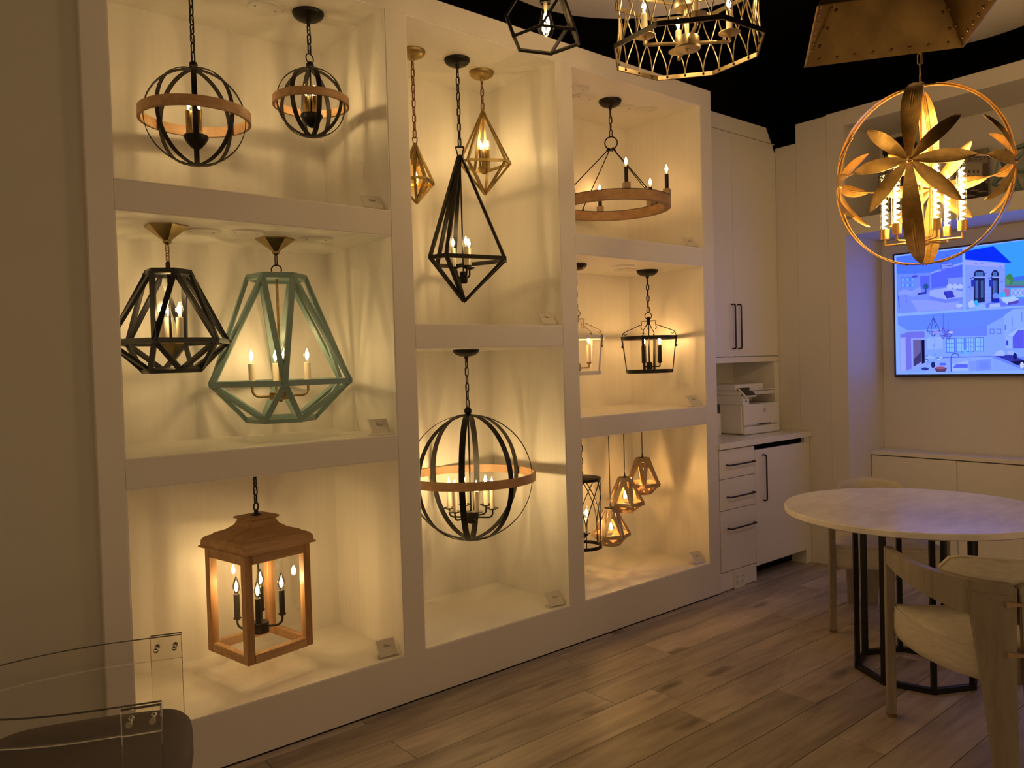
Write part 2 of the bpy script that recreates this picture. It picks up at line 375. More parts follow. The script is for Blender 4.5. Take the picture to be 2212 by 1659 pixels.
# ------------------------------------------------------------------ printer corner: base cabinet, worktop, wall cabinet
def box_thing(name, label, cat, loc): return thing(name, label, cat, loc)
def yq(u, v, y=0.): return wY(u, v, y)
bx0 = X7+.004
zt_c = .912
xs = yq(1631, 1000).x; xr = yq(1740, 1000).x
base = thing('base_cabinet', 'white base cabinet with three bronze-handled drawers and a panel door', 'cabinet', ((X7+XW)/2, .3, 0))
ox, oy = (X7+XW)/2, .3
def bb(x0, x1, y0, y1, z0, z1): return MB().box(x0-ox, x1-ox, y0-oy, y1-oy, z0, z1)
bb(bx0, xs-.004, .021, .61, 0.004, zt_c).build('drawer_carcass', 'cab', base)
bb(xs+.02, xr-.02, .035, .61, .15, zt_c-.034).build('fridge_box', 'black_paint', base)
bb(xr, XW-.003, .006, .61, 0, zt_c).build('end_panel', 'cab', base)
bb(xs+.0, xr-.002, .12, .14, 0.004, .15).build('toe_kick', 'black_paint', base)
bb(xs+.0, xr-.002, .03, .05, zt_c-.034, zt_c-.002).build('gap_shade', 'black_paint', base)  # solid black strip, painting in the shade of the gap above the door
bb(bx0, xs-.003, .004, .02, 0.006, yq(1558.4, 1240).z-.003).build('plinth', 'cab', base)
zd = [zt_c-.004, yq(1553.5, 1038).z, yq(1555, 1106.6).z, yq(1558.4, 1240).z]
def handle(parent, p, q, out, mt='bronze', r=.0055):
    p, q, out = Vector(p), Vector(q), Vector(out); d = (q-p).normalized()*.012; o2 = out*.03; o1 = out*.002
    MB().tube([p+o1, p+o2*.65, p+o2*.92+d*.3, p+o2+d, (p+q)/2+o2, q+o2-d, q+o2*.92-d*.3, q+o2*.65, q+o1], r, 8).build('handle', mt, parent, smooth=50)
for k in range(3):
    dr = bb(bx0+.006, xs-.004, .001, .02, zd[k+1]+.002, zd[k]-.002).build('drawer', 'cab', base, bevel=.0015)
    zz = [yq(1598, 1000), yq(1598, 1068), yq(1599, 1135)][k].z
    handle(dr, (yq(1569, 1004).x-ox, .001-oy, zz), (yq(1625, 996).x-ox, .001-oy, zz), (0, -1, 0))
zb_ = yq(1634, 1223).z
do = bb(xs-.001, xr-.004, 0.0, .019, zb_, zt_c-.036).build('door', 'cab', base, bevel=.0015)
xh = yq(1648, 1030).x
handle(do, (xh-ox, -oy, yq(1648, 982).z), (xh-ox, -oy, yq(1650, 1080).z), (0, -1, 0))
ct = thing('worktop', 'white quartz worktop under the printer', 'worktop', (ox, oy, zt_c))
bb(bx0, XW-.002, -.014, .612, 0.002, .04).build('slab', 'counter', ct, bevel=.002)
ZC = zt_c+.04
ol = thing('outlet_plate', 'double power outlet plate low on the white plinth below the drawers', 'outlet', (yq(1598, 1250).x, .004, yq(1598, 1250).z))
MB().box(-.058, .058, -.006, -.0005, -.058, .058).build('plate', 'whitepl', ol, bevel=.002)
for s in (-1, 1):
    so = MB().box(s*.026-.018, s*.026+.018, -.0085, -.0062, -.034, .034).build('socket', 'whitepl', ol, bevel=.001)
    for z in (-.017, .017):
        for q in (-.006, .006): MB().box(s*.026+q-.0014, s*.026+q+.0014, -.0095, -.0087, z-.005, z+.005).build('slot', 'ink', so)
# wall cabinet
YU = .235
uz0 = wY(1600, 783, YU).z; uzd = wY(1600, 770.5, YU).z; utop = 3.04; ucr = wY(1560, 280, YU).z
xsd = wY(1585.5, 600, YU).x; xnr = wY(1672.5, 800, YU).x
wc = thing('wall_cabinet', 'tall white wall cabinet with two bronze-handled doors over the printer nook', 'cabinet', (ox, oy, uz0))
def ub(x0, x1, y0, y1, z0, z1): return MB().box(x0-ox, x1-ox, y0-oy, y1-oy, z0-uz0, z1-uz0)
ub(bx0, XW-.003, YU+.021, .61, uz0, utop-.02).build('body', 'cab', wc)
ub(bx0, XW-.003, YU+.001, YU+.02, uz0, uzd-.003).build('bottom_rail', 'cab', wc)
# crown board with a cut corner at its right end
cxr = wY(1655, 276, YU).x
cp = [(bx0-ox, ucr-uz0), (XW-.003-ox, ucr-uz0), (XW-.003-ox, utop-.05-uz0), (XW-.03-ox, utop+.0-uz0), (cxr-ox, wY(1655, 276, YU).z-uz0), (bx0-ox, wY(1655, 276, YU).z-uz0)]
m_ = MB(); n_ = len(cp); m_.v = [(x, YU+.001-oy, z) for x, z in cp]+[(x, YU+.02-oy, z) for x, z in cp]
m_.f = [tuple(range(n_)), tuple(range(2*n_-1, n_-1, -1))]+[(k, n_+k, n_+(k+1) % n_, (k+1) % n_) for k in range(n_)]
m_.build('crown_board', 'cab', wc)
for a, b, hx in ((bx0+.002, xsd-.002, -.035), (xsd+.002, wY(1672.5, 500, YU).x, .035)):
    dd = ub(a, b, YU, YU+.019, uzd+.003, ucr-.004).build('door', 'cab', wc, bevel=.0015)
    handle(dd, (xsd+hx-ox, YU-oy, wY(1590, 658, YU).z-uz0), (xsd+hx-ox, YU-oy, wY(1590, 753, YU).z-uz0), (0, -1, 0))
ub(wY(1672.5, 500, YU).x+.002, XW-.003, YU+.001, YU+.02, uzd, ucr-.004).build('filler', 'cab', wc)
# nook lining under it
nk = thing('nook_surround', 'white open nook lining around the printer', 'cabinet', (ox, oy, ZC))
MB().box(bx0-ox, XW-.004-ox, .59-oy, .61-oy, 0.003, uz0-ZC-.002).build('back_panel', 'cab', nk)
MB().box(xnr-ox, XW-.004-ox, YU+.001-oy, .589-oy, 0.003, uz0-ZC-.002).build('side_panel', 'cab', nk)
# ================================================================== LIGHT FITTINGS: shared pieces
_cache = {}
def cached(key, fn):
    if key not in _cache: _cache[key] = fn()
    return _cache[key]
def chain(parent, z_top, z_bot, mt, ll=.046, wd=.0225, r=.0031):
    n = max(1, round((z_top-z_bot)/(ll-2.6*r))); pitch = (z_top-z_bot)/n; L = pitch+2.6*r
    def mk():
        pts = []; h = L/2-wd/2
        for k in range(10): a = PI*k/9; pts.append(((wd/2-r)*math.cos(a), 0, h+(wd/2-r)*math.sin(a)))
        for k in range(10): a = PI+PI*k/9; pts.append(((wd/2-r)*math.cos(a), 0, -h+(wd/2-r)*math.sin(a)))
        return MB().tube(pts, r, 6, True).mesh('chain_link', mt, 60)
    me = cached(('link', round(L, 4), wd, r, mt), mk)
    for k in range(n): inst('chain_link', me, parent, (0, 0, z_top-pitch*(k+.5)), (0, 0, R(25)+(PI/2 if k % 2 else 0)))
    # supply wire threaded down the chain
    MB().tube([(.004*math.sin(k*1.3), .004*math.cos(k*1.7), z_top-(z_top-z_bot)*k/14) for k in range(15)], .0014, 5).build('supply_wire', mt, parent)
def dome_canopy(parent, r=.068, h=.034, mt='iron'):
    me = cached(('canopy', r, h, mt), lambda: MB().lathe([(0, 0), (r, 0), (r, -.003)]+[(r*math.cos(a*PI/18)**.9, -.003-h*math.sin(a*PI/18)) for a in range(1, 8)]+[(r*.16, -h-.002), (r*.14, -h-.012), (r*.09, -h-.018), (0, -h-.018)], 32).mesh('canopy', mt, 40))
    inst('canopy', me, parent); return -h-.018
def hex_canopy(parent, r=.08, h=.055, mt='brass', rot=0.):
    MB().lathe([(0, 0), (r, 0), (r, -.004), (r*.16, -h), (0, -h)], 6, a0=rot).build('canopy', mt, parent)
    MB().lathe([(r*.2, -h), (r*.2, -h-.006), (r*.1, -h-.014), (0, -h-.014)], 16, cap=True).build('collar', mt, parent, smooth=30)
    return -h-.014
def ring_loop(parent, z, Rr, r, mt, rotz=.5, name='loop'):
    MB().tube([(Rr*math.cos(2*PI*k/24), 0, Rr*math.sin(2*PI*k/24)) for k in range(24)], r, 8, True).build(name, mt, parent, (0, 0, z), (0, 0, rotz), smooth=60)
def flame_bulb_meshes(s=1.):
    g = cached(('fb', s), lambda: MB().lathe([(.006*s, 0), (.0075*s, .006*s), (.013*s, .018*s), (.0165*s, .030*s), (.0155*s, .042*s), (.011*s, .056*s), (.0055*s, .069*s), (.0022*s, .078*s), (0, .083*s)], 14).mesh('bulb', 'bulb', 60))
    return g
def filament(kind, s=1.):
    return cached(('fil', kind, s), lambda: MB().lathe([(0, .010*s), (.0035*s, .014*s), (.0085*s, .024*s), (.0095*s, .033*s), (.006*s, .044*s), (0, .058*s)], 6).mesh('filament', 'glow'+kind, 80))
def candle(parent, x, y, z, h, r, mt, kind='A', s=1., collar=None):
    me = cached(('sleeve', round(h, 4), r, mt), lambda: MB().lathe([(0, 0), (r, 0), (r, h-.001), (r-.001, h), (r*.55, h), (r*.55, h-.004), (0, h-.004)], 16).mesh('candle_sleeve', mt, 40))
    inst('candle_sleeve', me, parent, (x, y, z))
    bl = inst('bulb', flame_bulb_meshes(s), parent, (x, y, z+h)); inst('filament', filament(kind, s), bl)
    if collar:
        cr, cm = collar
        c = cached(('pan', cr, cm), lambda: MB().lathe([(.006, -.008), (cr*.55, -.006), (cr, .001), (cr, .003), (cr*.5, -.002), (.004, -.003)], 20).mesh('drip_pan', cm, 40))
        inst('drip_pan', c, parent, (x, y, z))
def st_bulb(parent, x, y, z, s=1., kind='E', up=False, mt='bulb', amb=None):
    """hanging pear-shaped filament bulb, cap at z"""
    g = cached(('st', s, mt), lambda: MB().lathe([(.012*s, 0), (.0135*s, -.02*s), (.017*s, -.035*s), (.024*s, -.065*s), (.0305*s, -.09*s), (.031*s, -.103*s), (.026*s, -.122*s), (.015*s, -.134*s), (0, -.138*s)], 20).mesh('bulb', mt, 60))
    bl = inst('bulb', g, parent, (x, y, z), (PI, 0, 0) if up else None)
    def mk():
        m = MB()
        for k in range(4):
            a = k*PI/2+.4; m.tube([(.004*s*math.cos(a), .004*s*math.sin(a), -.045*s), (.012*s*math.cos(a), .012*s*math.sin(a), -.075*s), (.014*s*math.cos(a), .014*s*math.sin(a), -.105*s), (.006*s*math.cos(a), .006*s*math.sin(a), -.115*s)], .0022*s, 4)
        return m.mesh('filament', 'glow'+kind, 80)
    inst('filament', cached(('stf', s, kind), mk), bl)
    st = cached(('sts', s), lambda: MB().lathe([(.008*s, 0), (.006*s, -.03*s), (.002*s, -.05*s), (0, -.05*s)], 8).mesh('stem', 'ivory', 60))
    inst('stem', st, bl)
def arm(parent, pts, r, mt): MB().tube(pts, r, 8).build('arm', mt, parent, smooth=50)
def arc_pts(c, Rr, a0, a1, n, ux, uz=(0, 0, 1)):
    c, ux, uz = Vector(c), Vector(ux), Vector(uz)
    return [c+ux*Rr*math.cos(a0+(a1-a0)*k/n)+uz*Rr*math.sin(a0+(a1-a0)*k/n) for k in range(n+1)]

# ------------------------------------------------------------------ banded orb pendant
def orb(label, A, zc, zctr, Rs, Rr, rh, bw, rot, kind='A', style='cluster', grp=None):
    o = thing('orb_pendant', label, 'pendant light', (A.x, A.y, zc), 0, grp); c = zctr-zc
    cb = dome_canopy(o)
    ztop = c+Rs
    br = .017 if Rs < .3 else .02
    MB().sphere((0, 0, ztop+br*.75), br).build('ball_finial', 'iron', o, smooth=60)
    zl = ztop+br*1.6
    if style == 'cluster_loop': ring_loop(o, zl+.014, .021, .0026, 'iron', .3); zl += .035
    chain(o, cb, zl, 'iron')
    def hoop():
        n = 56; m = MB(); th = .003; b0 = 0
        for k in range(n):
            a = 2*PI*k/n; ca, sa = math.cos(a), math.sin(a)
            m.v += [((Rs-th)*ca, -bw/2, (Rs-th)*sa), (Rs*ca, -bw/2, Rs*sa), (Rs*ca, bw/2, Rs*sa), ((Rs-th)*ca, bw/2, (Rs-th)*sa)]
        for k in range(n):
            i, j = 4*k, 4*((k+1) % n)
            for q in range(4): m.f.append((i+q, j+q, j+(q+1) % 4, i+(q+1) % 4))
        return m.mesh('hoop', 'iron', 40)
    me = cached(('hoop', Rs, bw), hoop)
    for k in range(4): inst('hoop', me, o, (0, 0, c-.0006*k), (0, 0, rot+k*PI/4)).scale = (1-.004*k, 1, 1-.004*k)
    MB().ringrect(Rr-.012, Rr, -rh/2, rh/2, 64).build('wood_ring', 'oakring', o, (0, 0, c), smooth=30)
    if style.startswith('cluster'):
        zs = c-Rs*.52; s3 = .0245 if Rs > .17 else .021; hgt = Rs*.50
        MB().lathe([(0, .026), (.046, .026), (.048, .018), (.036, -.004), (.02, -.022), (.008, -.03), (0, -.032)], 24).build('cluster_cup', 'iron', o, (0, 0, zs), smooth=50)
        MB().tube([(0, 0, ztop-.004), (0, 0, zs+.02)], .004, 8).build('stem', 'iron', o)
        for k in range(3):
            a = rot+.55+k*2*PI/3; candle(o, s3*math.cos(a), s3*math.sin(a), zs+.027, hgt, .0125, 'brass', kind, .82)
    else:
        zs = c-Rs*.64
        MB().tube([(0, 0, ztop-.004), (0, 0, zs+.02)], .0045, 8).build('stem', 'iron', o)
        MB().lathe([(0, .03), (.034, .03), (.036, .027), (.036, -.025), (.02, -.028), (.006, -.034), (0, -.036)], 24).build('hub', 'iron', o, (0, 0, zs), smooth=40)
        for k in range(6):
            a = rot+.39+k*PI/3; d = Vector((math.cos(a), math.sin(a), 0)); ra = .115
            arm(o, [d*.034]+[d*(ra-.022)+Vector((0, 0, .022))+p for p in arc_pts((0, 0, 0), .022, -PI/2, 0, 5, d)]+[d*ra+Vector((0, 0, .045))], .0045, 'iron')
            candle(o, d.x*ra, d.y*ra, zs+.046, .105, .0115, 'ivory', kind, .9, (.032, 'iron'))
        for ch in o.children:
            if ch.name.startswith('arm'): ch.location.z = zs
    return o

# ------------------------------------------------------------------ faceted six-sided frames (antiprism struts)
def facet_frame(o, zt, zw, zb, rt, rw, rbm, wd, th, mt, rot, nfold=6):
    st = 2*PI/nfold
    def P(r, a, z): return Vector((r*math.cos(a), r*math.sin(a), z))
    T0, T1 = P(rt, -st/2, zt), P(rt, st/2, zt); W0, W1 = P(rw, 0, zw), P(rw, st, zw); B0, B1 = P(rbm, -st/2, zb), P(rbm, st/2, zb)
    def nrm(a, b, c): n = (b-a).cross(c-a); m = (a+b+c)/3; m = Vector((m.x, m.y, 0)); return n if n.dot(m) > 0 else -n
    nU = nrm(W0, T0, T1); nU2 = nrm(T1, W0, W1); nB = nrm(W0, B0, B1); nB2 = nrm(B1, W0, W1)
    nUm = (nU.normalized()+nU2.normalized()); nBm = (nB.normalized()+nB2.normalized())
    out = Vector((1, 0, 0)); o2 = P(1, st/2, 0)
    parts = [('top_rail', MB().bar(T0, T1, wd*1.1, th, out*1+Vector((0, 0, .35)), wd*.2, wd*.2)),
             ('waist_rail', MB().bar(W0, W1, wd, th, o2, wd*.15, wd*.15)),
             ('bottom_rail', MB().bar(B0, B1, wd*.9, th, out+Vector((0, 0, -.7)), wd*.2, wd*.2)),
             ('upper_strut', MB().bar(W0, T1, wd, th, nUm, 0, 0)),
             ('lower_strut', MB().bar(W0, B1, wd, th, nBm, 0, 0))]
    for nm, b in parts:
        me = b.mesh(nm, mt)
        for k in range(nfold): inst(nm, me, o, (0, 0, 0), (0, 0, rot+k*st))
    # mirrored struts
    def rf(v): return Vector((v.x, -v.y, v.z))
    for nm, p, q, n in (('upper_strut', W0, T0, rf(nUm)), ('lower_strut', W0, B0, rf(nBm))):
        me = MB().bar(p, q, wd*.97, th*.97, n).mesh(nm, mt)
        for k in range(nfold): inst(nm, me, o, (0, 0, 0), (0, 0, rot+k*st))
# ------------------------------------------------------------------ truncated-triangle gem frames
def gem_frame(o, zt, zw, zb, r, half, az, wd, th, mt, tz=0.):
    def P(a, z, rr=r): return Vector((rr*math.cos(a), rr*math.sin(a), z))
    for k in range(3):
        c = az+k*2*PI/3
        a0, a1, a2 = c-half, c+half, c+2*PI/3-half
        V0, V1, V2 = P(a0, zw), P(a1, zw), P(a2, zw)
        MB().bar(V0, V1, wd, th, P(c, 0, 1), wd*.2, wd*.2).build('waist_rail', mt, o)
        MB().bar(V1, V2, wd, th, P((a1+a2)/2, 0, 1), wd*.2, wd*.2).build('waist_rail', mt, o)
        for V, a in ((V0, a0), (V1, a1)):
            ap = P(a, zt, wd*.45)
            slope = Vector((math.cos(a)*(zt-zw), math.sin(a)*(zt-zw), r)); sl2 = Vector((math.cos(a)*(zw-zb), math.sin(a)*(zw-zb), -r))
            MB().bar(V, ap, wd, th, slope, 0, 0).build('upper_bar', mt, o)
            MB().bar(V, P(a, zb, wd*.2), wd, th, sl2, 0, wd*.1).build('lower_bar', mt, o)
    MB().lathe([(wd*.3, .012), (wd*.9, .004), (wd*.95, -.012), (wd*.3, -.02)], 6, cap=True).build('peak', mt, o, (0, 0, zt))
    MB().lathe([(wd*.45, .008), (wd*.2, -.006), (0, -.016)], 6, cap=True).build('tip', mt, o, (0, 0, zb))
def trapeze_loop(o, z0, z1, w0, w1, mt, rotz, th=.005):
    m = MB(); n = (0, 1, 0)
    m.bar((-w0/2, 0, z0), (-w1/2, 0, z1), th*1.3, th, n, 0, th*.5); m.bar((w0/2, 0, z0), (w1/2, 0, z1), th*1.3, th, n, 0, th*.5)
    m.bar((-w1/2, 0, z1), (w1/2, 0, z1), th*1.3, th, n)
    m.build('hanging_loop', mt, o, (0, 0, 0), (0, 0, rotz))

VA = lambda A: math.atan2(CAM.y-A.y, CAM.x-A.x)      # azimuth from a fitting towards the viewpoint
# ================================================================== COLUMN ONE
A = wY(422, 252, .27)
orb('larger wood-ringed black orb pendant in the top left niche', A, ZN1, hz(A, 424, 253), .1945, .214, .041, .020, VA(A), 'A', 'cluster')
A = wZ(665.5, 28, ZN1)
orb('smaller wood-ringed black orb pendant with dark dome canopy in the top left niche', A, ZN1, hz(A, 673, 222), .150, .164, .033, .021, VA(A)+.24, 'A', 'cluster_loop')

# black faceted lantern with brass canopy
A = wY(360, 500, .215); zc = ZN2
o = thing('faceted_lantern', 'black faceted open-frame lantern with brass canopy', 'pendant light', (A.x, A.y, zc)); va = VA(A)
zt, zw, zb = hz(A, 361, 590)-zc, hz(A, 366, 739)-zc, hz(A, 369, 800)-zc
cb = hex_canopy(o, .084, .058, 'brass', va+.25)
facet_frame(o, zt, zw, zb, .082, .222, .108, .0195, .013, 'blackwood', va-R(14))
MB().lathe([(0, .002), (.076, .002), (.076, -.006), (0, -.006)], 6, a0=va-R(14)+R(30)).build('top_plate', 'blackwood', o, (0, 0, zt+.004))
MB().lathe([(.009, 0), (.009, .034), (.006, .04), (0, .04)], 12, cap=True).build('collar', 'bronze', o, (0, 0, zt+.004))
chain(o, cb, zt+.045, 'brass', .045, .02, .0024)
zh = hz(A, 375, 757)-zc
MB().lathe([(0, .0), (.046, 0), (.046, -.004), (.006, -.05), (0, -.052)], 6, a0=va+.3).build('hub_cone', 'brass', o, (0, 0, zh+.03))
MB().tube([(0, 0, zt), (0, 0, zh+.03)], .005, 10).build('stem', 'iron', o)
for k in range(3): candle(o, .036*math.cos(va+1.2+k*2.094), .036*math.sin(va+1.2+k*2.094), zh+.03, .098, .0135, 'ivory', 'A', .95)

# aqua faceted lantern
A = wY(594.5, 512, .30); zc = ZN2
def aqua_lantern(label, cat, loc, rot, hang=None, scale=1.):
    o = thing('faceted_lantern', label, cat, loc); return o
o = thing('faceted_lantern', 'large aqua faceted open-frame lantern in the middle left niche', 'pendant light', (A.x, A.y, zc)); va = VA(A)
zt, zw, zb = hz(A, 598, 601)-zc, hz(A, 606, 826)-zc, hz(A, 609, 904)-zc
cb = hex_canopy(o, .082, .056, 'brass', va+PI/6)
facet_frame(o, zt, zw, zb, .122, .322, .146, .023, .015, 'aqua', va+R(3))
MB().lathe([(0, .002), (.112, .002), (.112, -.006), (0, -.006)], 6, a0=va+R(33)).build('top_plate', 'aqua', o, (0, 0, zt+.004))
ring_loop(o, zt+.036, .021, .003, 'bronze', va+PI/2)
MB().lathe([(.010, 0), (.010, .012), (.006, .016), (0, .016)], 12, cap=True).build('collar', 'bronze', o, (0, 0, zt+.004))
chain(o, cb, zt+.054, 'bronze', .04, .018, .0024)
zh = hz(A, 610, 855)-zc
MB().tube([(0, 0, zt), (0, 0, zh)], .006, 10).build('stem', 'brass', o)
MB().lathe([(0, .016), (.05, .016), (.05, -.014), (.01, -.016), (.006, -.026), (0, -.027)], 8, cap=True).build('hub', 'brass', o, (0, 0, zh))
for k in range(4):
    a = va+PI/2+R(9)+k*PI/2; d = Vector((math.cos(a), math.sin(a), 0)); ra = .118
    m = MB().tube([d*.045]+[d*(ra-.03)+Vector((0, 0, .03))+p for p in arc_pts((0, 0, 0), .03, -PI/2, 0, 6, d)]+[d*ra+Vector((0, 0, .055))], .0055, 8).build('arm', 'brass', o, (0, 0, zh), smooth=50)
    candle(o, d.x*ra, d.y*ra, zh+.056, .088, .0135, 'ivory', 'N', 1.0, (.024, 'brass'))

# oak lantern with glass panes
def oak_lantern():
    cx, cy = 1.248, .303; zc = ZN3; z0 = .31; side = .311; h = side/2
    A = Vector((cx, cy, 0)); o = thing('glazed_lantern', 'square oak lantern with clear glass panes and four black candles', 'pendant light', (cx, cy, zc), R(10.6))
    z0l = z0-zc; zl = lambda u, v: hz(A, u, v)-zc
    zpost = zl(555, 1176); pw = .034
    for sx in (-1, 1):
        for sy in (-1, 1): MB().box(sx*h-(pw if sx > 0 else 0), sx*h+(0 if sx > 0 else pw), sy*h-(pw if sy > 0 else 0), sy*h+(0 if sy > 0 else pw), z0l, zpost).build('post', 'oak', o, bevel=.0015)
    for sy in (-1, 1):
        for (za, zb, nm) in ((z0l, z0l+.036, 'bottom_rail'), (zpost-.04, zpost, 'top_rail')):
            MB().box(-h+pw, h-pw, sy*h-(.028 if sy > 0 else .002), sy*h+(-.002 if sy > 0 else .028) if sy < 0 else sy*h-.002, za, zb).build(nm, 'oakring', o)
            MB().box(sy*h-(.028 if sy > 0 else -.002), sy*h-(.002 if sy > 0 else -.028), -h+pw, h-pw, za, zb).build(nm, 'oakring', o)
        MB().box(-h+pw-.002, h-pw+.002, sy*(h-.016)-.0015, sy*(h-.016)+.0015, z0l+.034, zpost-.038).build('glass_pane', 'glass', o)
        MB().box(sy*(h-.016)-.0015, sy*(h-.016)+.0015, -h+pw-.002, h-pw+.002, z0l+.034, zpost-.038).build('glass_pane', 'glass', o)
    ztop = zl(553, 1112); H = ztop-zpost
    prof = [(h+.016, 0), (h+.020, .004), (h+.016, .008), (h+.012, .010), (h+.010, .03), (h+.001, .042), (h-.012, .048), (h-.02, .05), (h-.03, .058), (h-.065, .070), (h-.088, .086), (h-.098, .104), (h-.098, .108), (h-.090, .112), (h-.086, .116), (h-.090, .121), (h-.096, .122), (0.001, .122)]
    s = H/.122
    secs = [[(r, r, zpost+z*s), (-r, r, zpost+z*s), (-r, -r, zpost+z*s), (r, -r, zpost+z*s)] for r, z in prof]
    MB().loft(secs).build('roof', 'oakring', o, smooth=25)
    MB().lathe([(0, 0), (.022, 0), (.022, .003), (.009, .005), (.009, .022), (0, .022)], 16).build('collar', 'iron', o, (0, 0, ztop), smooth=30)
    ring_loop(o, ztop+.036, .016, .0035, 'iron', .4)
    cb = dome_canopy(o, .066, .03)
    chain(o, cb, ztop+.05, 'iron', .04, .022, .0032)
    zh = zl(568, 1353)
    MB().lathe([(0, .022), (.034, .022), (.036, .019), (.036, -.022), (0, -.022)], 24, cap=True).build('hub', 'iron', o, (0, 0, zh), smooth=30)
    MB().tube([(0, 0, zpost-.01), (0, 0, zh)], .004, 8).build('stem', 'iron', o)
    rz = R(10.6)
    for k, a in enumerate((R(203), R(255), R(23), R(75))):
        a = [VA(A)-R(4), VA(A)+R(86), VA(A)+R(176), VA(A)+R(266)][k]-rz
        d = Vector((math.cos(a), math.sin(a), 0)); ra = .092
        MB().tube([d*.03]+[d*(ra-.028)+Vector((0, 0, .028))+p for p in arc_pts((0, 0, 0), .028, -PI/2, 0, 6, d)]+[d*ra+Vector((0, 0, .05))], .0048, 8).build('arm', 'iron', o, (0, 0, zh), smooth=50)
        candle(o, d.x*ra, d.y*ra, zh+.045, .105, .0125, 'iron', 'F', .95, (.017, 'iron'))
    return o
oak_lantern()

# ================================================================== COLUMN TWO
A = wY(987, 118, .275); zc = ZN1; va = VA(A)
o = thing('gem_pendant', 'tall black gem-shaped pendant with three ivory candles', 'pendant light', (A.x, A.y, zc))
cb = dome_canopy(o, .066, .034)
zt, zw, zb = hz(A, 994, 339)-zc, hz(A, 1000, 563)-zc, hz(A, 1002.5, 650)-zc
gem_frame(o, zt, zw, zb, .222, R(47), math.atan2(-.984, -.177), .02, .012, 'iron')
trapeze_loop(o, zt+.004, zt+.05, .02, .042, 'iron', va+PI/2)
chain(o, cb, zt+.054, 'iron')
zh = hz(A, 1003, 599)-zc
MB().tube([(0, 0, zt), (0, 0, zh)], .004, 8).build('stem', 'iron', o)
MB().lathe([(0, .03), (.014, .03), (.02, .024), (.02, -.024), (.015, -.032), (0, -.032)], 16).build('hub', 'iron', o, (0, 0, zh), smooth=40)
for k in range(3):
    a = va+R(20)+k*2*PI/3; d = Vector((math.cos(a), math.sin(a), 0)); ra = .05
    MB().tube([d*.014]+[d*(ra-.024)+Vector((0, 0, .024))+p for p in arc_pts((0, 0, 0), .024, -PI/2, 0, 6, d)]+[d*ra+Vector((0, 0, .05))], .0045, 8).build('arm', 'iron', o, (0, 0, zh), smooth=50)
    candle(o, d.x*ra, d.y*ra, zh+.05, .1, .0125, 'ivory', 'N', .9, (.03, 'iron'))

A = wY(1040, 150, .34); zc = ZN1; va = VA(A)
o = thing('gem_pendant', 'gold gem-shaped pendant with candle cluster hanging right of the black gem', 'pendant light', (A.x, A.y, zc))
cb = dome_canopy(o, .066, .034, 'agedgold')
zt, zw, zb = hz(A, 1042, 243)-zc, hz(A, 1046, 356)-zc, hz(A, 1048.5, 419)-zc
gem_frame(o, zt, zw, zb, .141, R(45), math.atan2(-.866, -.5), .0135, .009, 'agedgold')
chain(o, cb, zt+.012, 'copper')
zh = hz(A, 1047, 367)-zc
MB().lathe([(0, .012), (.034, .012), (.034, .006), (.024, -.012), (.01, -.022), (0, -.024)], 20).build('cluster_cup', 'agedgold', o, (0, 0, zh), smooth=50)
MB().tube([(0, 0, zt), (0, 0, zh)], .0035, 8).build('stem', 'agedgold', o)
for k in range(3): candle(o, .021*math.cos(va+R(65)+k*2.094), .021*math.sin(va+R(65)+k*2.094), zh+.012, .092, .0115, 'brass', 'A', .85)

A = wY(890, 108, .32); zc = ZN1; va = VA(A)
o = thing('gem_pendant', 'small gold gem-shaped pendant with glass tube beside the stile', 'pendant light', (A.x, A.y, zc))
cb = dome_canopy(o, .066, .034, 'agedgold')
zt, zw, zb = hz(A, 896.5, 314)-zc, hz(A, 899, 393)-zc, hz(A, 901.5, 438)-zc
gem_frame(o, zt, zw, zb, .098, R(45), math.atan2(-.78, .626), .0135, .009, 'agedgold')
trapeze_loop(o, zt+.004, zt+.036, .014, .024, 'copper', va+PI/2, .004)
chain(o, cb, zt+.038, 'copper')
MB().lathe([(0, 0), (.02, 0), (.021, -.004), (.021, -.05), (.013, -.052), (.013, -.058), (0, -.058)], 20).build('socket', 'agedgold', o, (0, 0, zt-.045), smooth=30)
MB().lathe([(.036, 0), (.036, -.155)], 24).build('glass_tube', 'amber', o, (0, 0, zt-.08), smooth=60)
st_bulb(o, 0, 0, zt-.102, .72, 'E', mt='amber')

A = wY(1010.5, 880, .275)
orb('big wood-ringed black orb chandelier in the lower middle niche', A, ZNM, hz(A, 1016, 1030), .326, .341, .042, .030, VA(A)-.12, 'F', 'arms')

